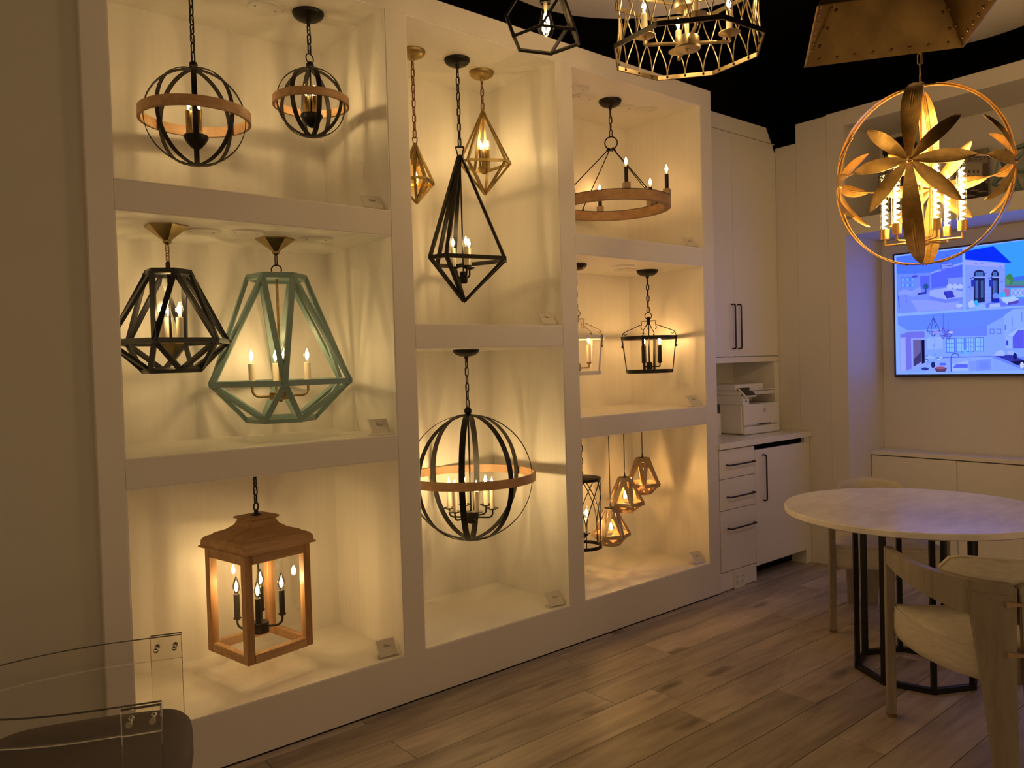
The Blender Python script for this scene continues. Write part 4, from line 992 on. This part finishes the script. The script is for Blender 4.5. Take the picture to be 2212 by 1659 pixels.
for (a, b) in ((1030, 1140), (1205, 1280)):
    pr.poly([(a, 810), (a, 510), (a+15, 484), ((a+b)/2, 472), (b-15, 484), (b, 510), (b, 795)], (34, 40, 74)); pr.rect(a-8, 540, b+6, 556, (150, 176, 250))
    pr.rect(a+16, 580, a+44, 760, (84, 110, 150)); pr.rect(b-40, 580, b-16, 750, (70, 100, 130)); pr.rect(a+18, 495, b-18, 538, (80, 120, 150))
for x in (1018, 1195): pr.rect(x-14, 570, x+22, 640, (44, 60, 150)); pr.line([(x-20, 560), (x+20, 545)], 8, (20, 26, 60))
pr.poly([(950, 862), (1340, 760), (1960, 740), (1960, 800)], (110, 130, 215)); pr.poly([(1340, 632), (1960, 622), (1960, 640), (1345, 652)], (120, 96, 130))
pr.poly([(1400, 660), (1960, 650), (1960, 735), (1400, 745)], (176, 200, 255))
for i in range(12): pr.line([(1405+i*46, 665), (1445+i*46, 735)], 5, (90, 120, 200)); pr.line([(1445+i*46, 665), (1405+i*46, 735)], 5, (90, 120, 200))
pr.poly([(1310, 690), (1345, 655), (1395, 668), (1390, 730), (1330, 740)], (190, 110, 140)); pr.poly([(1285, 700), (1335, 685), (1350, 735), (1300, 750)], (60, 190, 240)); pr.poly([(1300, 750), (1430, 740), (1475, 760), (1470, 800), (1380, 822), (1320, 790)], (190, 216, 255)); pr.poly([(1370, 800), (1475, 775), (1475, 805), (1372, 826)], (90, 80, 150))
pr.poly([(975, 800), (1020, 768), (1050, 850), (985, 858)], (200, 210, 250)); pr.poly([(1030, 790), (1060, 770), (1088, 830), (1050, 836)], (60, 190, 240)); pr.poly([(985, 858), (1100, 815), (1150, 820), (1150, 858)], (150, 190, 250)); pr.blob(1250, 735, 34, 30, (120, 150, 220)); pr.rect(1215, 760, 1285, 800, (30, 44, 150)); pr.poly([(1190, 815), (1290, 805), (1300, 845), (1185, 850)], (180, 200, 255))
# kitchen photograph
pr.poly([(272, 938), (1960, 815), (1960, 1465), (298, 1500)], (140, 176, 255))
pr.poly([(272, 938), (1960, 815), (1960, 900), (1420, 890), (1160, 1030), (720, 1060), (380, 1080), (275, 1020)], (108, 146, 255))
pr.poly([(1330, 930), (1420, 865), (1960, 830), (1960, 1060), (1400, 1060), (1340, 1200)], (150, 184, 255))
pr.poly([(720, 1060), (1160, 1030), (1165, 1130), (720, 1140)], (112, 140, 250))
pr.poly([(300, 1120), (380, 1090), (540, 1085), (545, 1420), (300, 1490)], (124, 124, 190)); pr.poly([(300, 1150), (350, 1145), (355, 1480), (302, 1492)], (170, 180, 240)); pr.poly([(405, 1155), (545, 1150), (548, 1430), (412, 1470)], (156, 172, 250)); pr.poly([(425, 1172), (505, 1168), (508, 1390), (430, 1440)], (70, 62, 90)); pr.poly([(425, 1172), (500, 1168), (502, 1290), (428, 1370)], (118, 104, 130)); pr.poly([(508, 1175), (540, 1172), (542, 1400), (512, 1410)], (20, 18, 44))
for i in range(4):
    x = 762+i*96; yv = 1162-i*4
    pr.rect(x-6, yv-6, x+78, yv+136, (60, 96, 205)); pr.rect(x, yv, x+72, yv+130, (150, 205, 255))
    for q in (1, 2): pr.line([(x+q*24, yv), (x+q*24, yv+130)], 4, (70, 110, 210)); pr.line([(x, yv+q*43), (x+72, yv+q*43)], 4, (70, 110, 210))
pr.poly([(560, 1150), (720, 1140), (722, 1260), (562, 1270)], (160, 190, 255)); pr.line([(640, 1145), (640, 1265)], 3, (96, 126, 225)); pr.line([(632, 1215), (632, 1240)], 4, (60, 80, 180))
for x in (1190, 1258): pr.rect(x, 1062, x+44, 1110, (90, 110, 210)); pr.rect(x+6, 1068, x+38, 1104, (150, 180, 250))
pr.poly([(540, 1430), (760, 1345), (1190, 1330), (1215, 1350), (1215, 1480), (560, 1492)], (150, 180, 255)); pr.line([(700, 1350), (1200, 1335)], 8, (92, 110, 210)); pr.poly([(980, 1385), (1050, 1380), (1050, 1478), (985, 1480)], (136, 164, 250)); pr.poly([(1055, 1372), (1205, 1360), (1205, 1475), (1055, 1480)], (128, 156, 248)); pr.rect(1085, 1395, 1180, 1460, (120, 148, 245)); pr.poly([(815, 1415), (970, 1378), (975, 1480), (812, 1485)], (170, 196, 255)); pr.poly([(820, 1450), (850, 1415), (970, 1412), (970, 1450)], (96, 112, 205))
pr.poly([(1190, 1335), (1330, 1320), (1960, 1400), (1960, 1460), (1520, 1470)], (116, 140, 230)); pr.poly([(1240, 1330), (1400, 1320), (1540, 1380), (1540, 1420), (1400, 1390)], (54, 62, 140))
pr.line([(804, 1490), (802, 1360), (812, 1318), (842, 1304), (872, 1314), (884, 1345)], 8, (60, 70, 160))
pr.poly([(1370, 1125), (1450, 1065), (1530, 1060), (1960, 1040), (1960, 1110), (1530, 1110), (1410, 1140)], (172, 200, 255)); pr.poly([(1418, 1140), (1470, 1075), (1530, 1070), (1530, 1255), (1420, 1255)], (98, 98, 190)); pr.rect(1350, 1140, 1408, 1256, (160, 190, 255)); pr.rect(1354, 1178, 1374, 1228, (60, 70, 180)); pr.rect(1410, 940, 1416, 1035, (96, 120, 230)); pr.rect(1506, 890, 1512, 990, (96, 120, 230)); pr.rect(1338, 1020, 1352, 1070, (100, 120, 220))
pr.poly([(1230, 1330), (1260, 1285), (1310, 1270), (1340, 1300), (1335, 1330)], (180, 200, 255)); pr.blob(1440, 1335, 22, 34, (30, 34, 90)); pr.blob(1395, 1300, 36, 22, (170, 190, 250)); pr.poly([(1390, 1385), (1540, 1375), (1540, 1430), (1450, 1420)], (26, 26, 60)); pr.blob(1510, 1425, 20, 34, (220, 225, 255))
pr.blob(625, 1420, 22, 32, (34, 44, 90))
for i in range(14): a = random.uniform(0, 2*PI); q = random.uniform(10, 92); pr.blob(625+q*math.cos(a), 1355+q*.42*math.sin(a), 15, 8, random.choice([(180, 205, 240), (70, 120, 150), (110, 150, 190), (205, 220, 250)]), 6)
pr.poly([(636, 1455), (766, 1448), (745, 1490), (660, 1492)], (96, 66, 84)); pr.blob(700, 1450, 50, 14, (170, 92, 96)); pr.blob(545, 1460, 38, 16, (50, 60, 120))
pr.rect(690, 1400, 750, 1425, (90, 110, 215)); pr.rect(930, 1270, 962, 1320, (120, 190, 250)); pr.blob(885, 1300, 16, 18, (110, 180, 250)); pr.blob(1000, 1297, 16, 18, (110, 180, 250))
for (cx, t0, t1, wv, bt, wd_) in ((627, 922, 950, 1078, 1138, 66), (725, 912, 1046, 1118, 1162, 36), (775, 975, 1070, 1130, 1168, 33)):
    kc = (46, 46, 104) if cx < 700 else (90, 74, 130)
    pr.line([(cx, t0), (cx, t1)], 4, kc)
    for q in (-1, -.35, .5, 1): pr.line([(cx, t1), (cx+q*wd_, wv), (cx, bt)], 5, kc)
    pr.line([(cx-wd_, wv), (cx-.35*wd_, wv+10), (cx+.5*wd_, wv+8), (cx+wd_, wv)], 5, kc)
pr.blob(800, 1096, 24, 11, (215, 205, 240)); pr.blob(660, 1096, 34, 14, (170, 150, 200))
pr.build('screen', 'screen', tv)

# ================================================================== THINGS ON THE SHELF ABOVE THE TELEVISION
ZS = 2.4222
XP = 5.665
py0 = wX(2061, 430, XP).y; py1 = wX(2134, 425, XP).y; pz1 = wX(2134, 318, XP).z
po = thing('poster_board', 'printed board with an orb drawing and a stone house photograph on the upper shelf', 'poster', (XP, (py0+py1)/2, ZS))
MB().box(0, .018, -(py0-py1)/2, (py0-py1)/2, .0005, pz1-ZS).build('board', 'greypl', po)
pr = Print(lambda u, v, k: wX(1990+u*.12657, 270+v*.12657, XP-.0004-k*.00003))
def pu(y, z):
    d = Vector((XP, y, z))-CAM; f = d.dot(FW); return ((IW/2+FPX*d.dot(RT)/f-1990)/.12657, (IH/2-FPX*d.dot(UP)/f-270)/.12657)
q = [pu(py0, pz1), pu(py1, pz1), pu(py1, ZS+.002), pu(py0, ZS+.002)]
pr.poly(q, (150, 140, 128))
mid = lambda a, b, f: (a[0]+(b[0]-a[0])*f, a[1]+(b[1]-a[1])*f)
pr.poly([mid(q[0], q[3], .30), mid(q[1], q[2], .27), q[2], q[3]], (128, 116, 104))
pr.poly([(600, 640), (1040, 640), (1040, 1020), (600, 1040)], (176, 166, 150)); pr.poly([(1050, 650), (1140, 640), (1140, 900), (1050, 920)], (104, 84, 66))
for x in (800, 880, 950): pr.rect(x, 770, x+34, 820, (96, 88, 80)); pr.rect(x, 860, x+34, 990, (84, 76, 70))
pr.poly([(596, 1060), (1140, 1000), (1140, 1260), (650, 1305), (596, 1300)], (62, 54, 50))
for (x, yv) in ((730, 1130), (920, 1100), (860, 1190), (1060, 1120)): pr.rect(x, yv-60, x+70, yv, (40, 34, 32)); pr.poly([(x-90, yv+10), (x+60, yv), (x+60, yv+24), (x-90, yv+30)], (150, 140, 128)); pr.line([(x+10, yv), (x+6, yv+110)], 8, (24, 20, 20)); pr.line([(x+60, yv), (x+70, yv+100)], 8, (24, 20, 20))
pr.blob(1060, 1010, 50, 46, (44, 46, 38))
ink = (32, 28, 26)
for sx in (1, .55, .12): pr.line([(690+sx*82*math.cos(a*PI/9), 745+92*math.sin(a*PI/9)) for a in range(19)], 7, ink)
pr.line([(608, 745), (772, 740)], 9, ink); pr.line([(690, 650), (690, 837)], 7, ink)
pr.build('print', 'print', po)
Zv = Vector((0, 0, 1)); Yv = Vector((0, -1, 0))
hh = (pz1-ZS)
text_mesh('lettering', 'WITH', .042, 'ink', po, frame((-.003, (wX(2084, 330, XP).y-po.location.y), wX(2084, 340, XP).z-ZS), Yv, Zv))
text_mesh('lettering', 'AVEN', .055, 'ink', po, frame((-.003, (wX(2089, 342, XP).y-po.location.y), wX(2089, 352, XP).z-ZS), Yv, Zv))
# text sheet
XT = 5.70; sy0, sy1 = wX(1880, 420, XT).y, wX(1952, 420, XT).y; sz1 = wX(1900, 366, XT).z
tx = thing('text_sheet', 'grey sheet printed with lines of text on the upper shelf', 'poster', (XT, (sy0+sy1)/2, ZS))
MB().box(0, .012, -(sy0-sy1)/2, (sy0-sy1)/2, .0005, sz1-ZS).build('board', 'greypl', tx)
for k in range(9):
    z = (sz1-ZS)*(.86-.085*k); a = (sy0-sy1)/2-.02; MB().box(-.001, -.0002, a-(.17 if k % 3 else .12), a, z-.004, z+.004).build('text_line', 'ink', tx)
# dark domed lantern
dl = thing('domed_lantern', 'dark domed lantern standing on the upper shelf', 'lantern', (5.56, wX(1945, 340, 5.56).y, ZS)); dh = wX(1945, 296, 5.56).z-ZS
MB().lathe([(0, .0005), (.085, .0005), (.085, .02), (0, .02)], 20).build('base', 'iron', dl)
MB().lathe([(0, dh)]+[(.112*math.sin(a*PI/16), dh-.09+.09*math.cos(a*PI/16)) for a in range(1, 9)]+[(.112, dh-.105), (0, dh-.105)], 24).build('dome', 'iron', dl, smooth=40)
for k in range(4): a = k*PI/2+.5; MB().bar((.08*math.cos(a), .08*math.sin(a), .02), (.1*math.cos(a), .1*math.sin(a), dh-.1), .014, .008, (math.cos(a), math.sin(a), 0)).build('post', 'iron', dl)
# aqua geometric frame
ac = wX(2216, 361, 5.50); ap = thing('geometric_lantern', 'small aqua geometric open frame standing on the upper shelf', 'lantern', (ac.x, ac.y, ZS))
ph = (1+5**.5)/2; IV = []
for a in (-1, 1):
    for b in (-1, 1): IV += [Vector((0, a, b*ph)), Vector((a, b*ph, 0)), Vector((a*ph, 0, b))]
rr = .182; IV = [v*rr/v.length for v in IV]
fd = Vector((CAM.x-ac.x, CAM.y-ac.y, 0)).normalized(); fd = (Matrix.Rotation(R(-26), 3, 'Z') @ fd); qq = IV[0].rotation_difference(fd)
IV = [qq @ v for v in IV]; zmin = min(v.z for v in IV); el = min((IV[0]-v).length for v in IV[1:])
for i in range(12):
    for j in range(i):
        if abs((IV[i]-IV[j]).length-el) < .01: MB().bar(IV[i], IV[j], .022, .014, IV[i]+IV[j], .006, .006).build('frame_bar', 'aqua', ap, (0, 0, -zmin+.012))

# ================================================================== PRINTER CORNER
p0, p1 = wZ(1611, 940.5, ZC), wZ(1687, 931, ZC)
pc = thing('printer', 'white multifunction printer with tilted touch panel on the worktop', 'printer', ((p0.x+p1.x)/2, (p0.y+p1.y)/2+.19, ZC), math.atan2(p1.y-p0.y, p1.x-p0.x))
PWd = (p1-p0).length; hw = PWd/2; fy = -.19
hb = hz(p0, 1609, 874)-ZC; hs = hb+.06; ht = hz(Vector(((p0.x+p1.x)/2, (p0.y+p1.y)/2+.12, 0)), 1640, 828)-ZC
MB().box(-hw, hw, fy+.022, .19, .004, hb-.004).build('body', 'whitepl', pc, bevel=.012, seg=3)
MB().box(-hw+.002, hw-.002, fy, fy+.03, .062, hb).build('front_door', 'whitepl', pc, bevel=.014, seg=3)
MB().box(-hw+.004, hw-.004, fy+.001, fy+.03, .002, .058).build('paper_tray', 'whitepl', pc, bevel=.008, seg=2)
MB().box(-.065, .095, fy-.002, fy+.004, .066, .073).build('tray_slot', 'darkpl', pc)
MB().box(-hw, -hw+.075, fy+.012, .19, hb-.006, hs).build('side_column', 'whitepl', pc, bevel=.004)
MB().box(-hw+.03, -hw+.042, fy+.010, fy+.0125, hb+.016, hb+.027).build('usb_port', 'darkpl', pc)
MB().box(hw-.075, hw-.02, .03, .18, hb-.006, hs).build('side_column', 'whitepl', pc, bevel=.004)
MB().box(-hw+.07, hw-.01, fy+.05, .188, hb-.004, hb+.004).build('output_tray', 'greypl', pc)
MB().box(-hw, hw-.004, fy+.03, .19, hs, hs+.032).build('scanner_bed', 'whitepl', pc, bevel=.005)
MB().box(-hw+.09, hw-.03, fy+.012, .188, hs+.034, hs+.042).build('feed_tray', 'whitepl', pc, bevel=.002)
MB().box(-hw+.002, hw-.09, fy+.07, .186, hs+.033, ht).build('document_feeder', 'whitepl', pc, bevel=.01, seg=2)
tp_ = MB().bar((-hw+.062, fy-.012, hs-.008), (-hw+.062, fy+.055, hs+.052), .125, .014, (0, -.7, .75)).build('touch_panel', 'whitepl', pc, bevel=.003)
MB().bar((-hw+.062, fy-.013, hs+.003), (-hw+.062, fy+.044, hs+.054), .108, .003, (0, -.7, .75)).build('display', 'darkpl', tp_)
lg = MB().ringrect(.0135, .0165, 0, .0012, 24).build('logo', 'greypl', pc, (.022, fy-.0001, .165), (PI/2, 0, 0))
text_mesh('logo_letters', 'hp', .018, 'greypl', lg, Matrix.Translation((-.0085, -.005, .001)))
bp_ = Vector((4.598, .36, ZC)); bt = thing('spray_bottle', 'white bottle with dark cap tucked beside the printer', 'bottle', (bp_.x, bp_.y, ZC)); bh = hz(bp_, 1553, 873)-ZC
MB().lathe([(0, .0006), (.030, .0006), (.032, .006), (.032, bh*.66), (.026, bh*.70), (0, bh*.70)], 20).build('bottle_body', 'whitepl', bt, smooth=40)
MB().lathe([(.026, bh*.70), (.027, bh*.92), (.022, bh), (0, bh)], 20, cap=True).build('cap', 'darkpl', bt, smooth=40)

# ================================================================== TABLE
tc_ = Vector((3.728, -1.352, 0))
tb = thing('round_table', 'round pale marble table on an eight-sided black metal cage base', 'table', tc_)
MB().lathe([(0, .742), (.562, .742), (.570, .747), (.571, .768), (.567, .772), (0, .772)], 96).build('marble_top', 'marble', tb, smooth=35)
br_ = .257; b0 = R(173.6)
def bv(k, z): return Vector((br_*math.cos(b0+k*PI/4), br_*math.sin(b0+k*PI/4), z))
for k in range(8):
    MB().bar(bv(k, .0), bv(k, .742), .022, .022, bv(k, 0)).build('upright', 'tblack', tb)
    nn = bv(k+.5, 0)
    MB().bar(bv(k, .0125), bv(k+1, .0125), .024, .022, nn, .006, .006).build('base_bar', 'tblack', tb)
    MB().bar(bv(k, .728), bv(k+1, .728), .024, .022, nn, .006, .006).build('top_bar', 'tblack', tb)

# ================================================================== WOOD AND LINEN CHAIRS
def barrel_chair(label, front_mid, fdir):
    f = Vector(fdir).normalized(); rz = math.atan2(f.y, f.x)-PI/2
    c = Vector(front_mid)-f*.25
    o = thing('barrel_chair', label, 'chair', (c.x, c.y, 0), rz, 'barrel chairs at the marble table')
    A_, B_, yf = .30, .51, .25
    def cv(t_, inset=0.): return Vector((-(A_-inset)*math.cos(t_), yf-(B_-inset)*math.sin(t_), 0))
    def yc(x, inset=0.): return yf-(B_-inset)*math.sqrt(max(0, 1-(x/(A_-inset))**2))
    # wrap-round rail
    N = 26; dl_ = .0135
    for half in (0, 1):
        secs = []
        for k in range(N+1):
            t_ = (PI/2-dl_)*k/N; t_ = t_ if half == 0 else PI-t_
            p = cv(t_); q = cv(t_, .032); hgt = .062+.066*math.sin(t_)**1.2; top = .70-.004*math.sin(t_)-(.012 if k == N else 0)
            secs.append([(p.x, p.y, top), (p.x, p.y, top-hgt), (q.x, q.y, top-hgt), (q.x, q.y, top)])
        MB().loft(secs).build('back_rail', 'chairwood', o, smooth=30)
    for s in (-1, 1):
        x = s*(A_-.016); MB().box(x-.017, x+.017, yf-.02, yf+.014, .012, .701).build('leg', 'chairwood', o, bevel=.003)
        MB().box(x-.0165, x+.0165, yf-.0195, yf+.0135, 0, .012).build('foot_cap', 'brass', o)
        # rear plank leg following the curve
        rows = []; NZ, NX = 10, 5
        for i in range(NZ+1):
            h = i/NZ; z = .66*h; xi = .007+.014*(1-h); xo = .082+.058*h**1.3; back = .05*(1-h)**1.5
            rows.append([(s*(xi+(xo-xi)*j/NX), yc(xi+(xo-xi)*j/NX)-.004-back, z) for j in range(NX+1)]+[(s*(xi+(xo-xi)*j/NX), yc(xi+(xo-xi)*j/NX)+.024-back, z) for j in range(NX, -1, -1)])
        MB().loft(rows).build('leg', 'chairwood', o, smooth=35)
    for z in (.632, .462):
        y = yc(0)-.008-.05*(1-z/.66)**1.5
        m = MB(); pts = [(-.04, -.010), (0, -.005), (.04, -.010), (.04, .010), (0, .005), (-.04, .010)]
        m.v = [(x, y-.006, z+q) for x, q in pts]+[(x, y+.02, z+q) for x, q in pts]; m.f = [tuple(range(6)), tuple(range(11, 5, -1))]+[(k, 6+k, 6+(k+1) % 6, (k+1) % 6) for k in range(6)]
        m.build('butterfly_key', 'pine', o)
    # seat cushion
    out = []
    for k in range(31): out.append(cv(PI*k/30, .026).xy)
    ctr = Vector((0, .02)); prof = [(.90, .335), (.975, .342), (1.0, .372), (1.0, .435), (.985, .458), (.94, .470), (.6, .478), (.2, .480)]
    secs = []
    for sc_, z in prof: secs.append([(ctr.x+(p.x-ctr.x)*sc_, ctr.y+(p.y-ctr.y)*sc_, z) for p in out]+[(ctr.x+(.272-.544*j/5)*sc_*.96, ctr.y+(yf+.004-ctr.y)*sc_, z) for j in range(1, 5)])
    st = MB().loft(secs).build('seat', 'fabric', o, smooth=60)
    MB().tube([(x*1.002, y*1.002, z+.001) for x, y, z in secs[4]], .0042, 6, True).build('piping', 'fabric', st, smooth=60)
    # back pad
    secs = []; NX = 16
    for k in range(NX+1):
        u = -1+2*k/NX; x = .185*u; e = (1-abs(u)**5)**.5 if abs(u) < 1 else 0.; zt_ = .70+.068*max(.05, e); ins = .040; th = .05
        y0, y1 = yc(x, ins), yc(x, ins)+th
        secs.append([(x, y0, .585), (x, y0-.0, zt_-.02), (x, y0+.012, zt_), (x, y1-.012, zt_), (x, y1, zt_-.02), (x, y1+.004, .60), (x, y1-.01, .578)])
    bk = MB().loft(secs).build('back_pad', 'fabric', o, smooth=60)
    MB().tube([Vector(s_[2])+Vector((0, 0, .002)) for s_ in secs], .004, 6).build('piping', 'fabric', bk, smooth=60)
    return o
barrel_chair('linen barrel chair with grey wood frame in front of the marble table', (3.3665, -1.7046, 0), (.788, .616, 0))
barrel_chair('linen barrel chair with grey wood frame behind the marble table', (4.135, -1.045, 0), (-.76, -.65, 0))

# ================================================================== ACRYLIC CHAIR
def acrylic_chair():
    z1 = .72
    F0, F1 = wZ(346, 1372, z1), wZ(411, 1363, z1); N0, N1 = wZ(232, 1538, z1), wZ(322, 1526, z1)
    f = ((F1-F0)+(N1-N0)); f.z = 0; f.normalize(); s = Vector((-f.y, f.x, 0))          # s points from near arm to far arm
    if s.dot(F0-N0) < 0: s = -s
    pwid = .5*((F1-F0).length+(N1-N0).length); mid = (F0+N0)/2; half = abs((F0-N0).dot(s))/2
    o = thing('acrylic_chair', 'clear acrylic armchair with a taupe seat cushion', 'chair', (mid.x, mid.y, 0))
    def L(a, b, z): p = f*a+s*b; return Vector((p.x, p.y, z))
    th = .014; bandh = .068
    for sg in (1, -1):
        b = sg*half
        MB().bar(L(pwid/2, b, 0), L(pwid/2, b, z1), pwid, th, s).build('post', 'acryl', o, bevel=.0012)
        for a in (.018, pwid-.018):
            q = L(a, b, z1-bandh*.5); d = s*sg
            m = MB().tube([q-d*.03, q-d*.0085], .0042, 8); m.tube([q+d*.0085, q+d*.011], .0075, 12); m.build('bolt', 'steel', o, smooth=40)
            MB().sphere(q-d*.032, .0075, 10, 6).build('bolt_head', 'steel', o, smooth=60)
    # curved back band
    pts = [L(pwid, -half+.018, 0)]
    pts += [L(pwid-.02-.1*k/3, -half+.018, 0) for k in range(0, 4)]
    n = 28; R0 = half-.018
    for k in range(n+1):
        a = -PI/2-PI*k/n; pts.append(L(-.05+R0*1.75*math.cos(a), R0*math.sin(a), 0))
    pts += [L(pwid-.12+.1*k/3, half-.018, 0) for k in range(0, 4)]+[L(pwid, half-.018, 0)]
    secs = []
    for i, p in enumerate(pts):
        a, b = pts[max(0, i-1)], pts[min(len(pts)-1, i+1)]; d = (b-a).normalized(); nn = Vector((-d.y, d.x, 0))*.0055
        secs.append([p-nn+Vector((0, 0, z1-bandh)), p+nn+Vector((0, 0, z1-bandh)), p+nn+Vector((0, 0, z1)), p-nn+Vector((0, 0, z1))])
    MB().loft(secs).build('back_band', 'acryl', o, smooth=40)
    for sg in (1, -1): MB().bar(L(-.34, sg*(half-.09), 0), L(-.34, sg*(half-.09), .42), .07, .014, s).build('back_leg', 'acryl', o, bevel=.0012)
    # seat cushion
    out = []
    for k in range(40):
        a = 2*PI*k/40; c_, s_ = math.cos(a), math.sin(a); ex = .45
        out.append((-.14+.262*math.copysign(abs(c_)**ex, c_), (half-.032)*math.copysign(abs(s_)**ex, s_)))
    secs = [[L(-.14+(x+.14)*q, y*q, z) for x, y in out] for q, z in ((.93, .40), (.985, .405), (1.0, .425), (1.0, .485), (.985, .508), (.94, .522), (.75, .530), (.3, .534))]
    MB().loft(secs).build('seat', 'velvet', o, smooth=60)
    MB().bar(L(-.36, 0, .392), L(.1, 0, .392), 2*half-.04, .012, (0, 0, 1)).build('seat_board', 'acryl', o)
acrylic_chair()
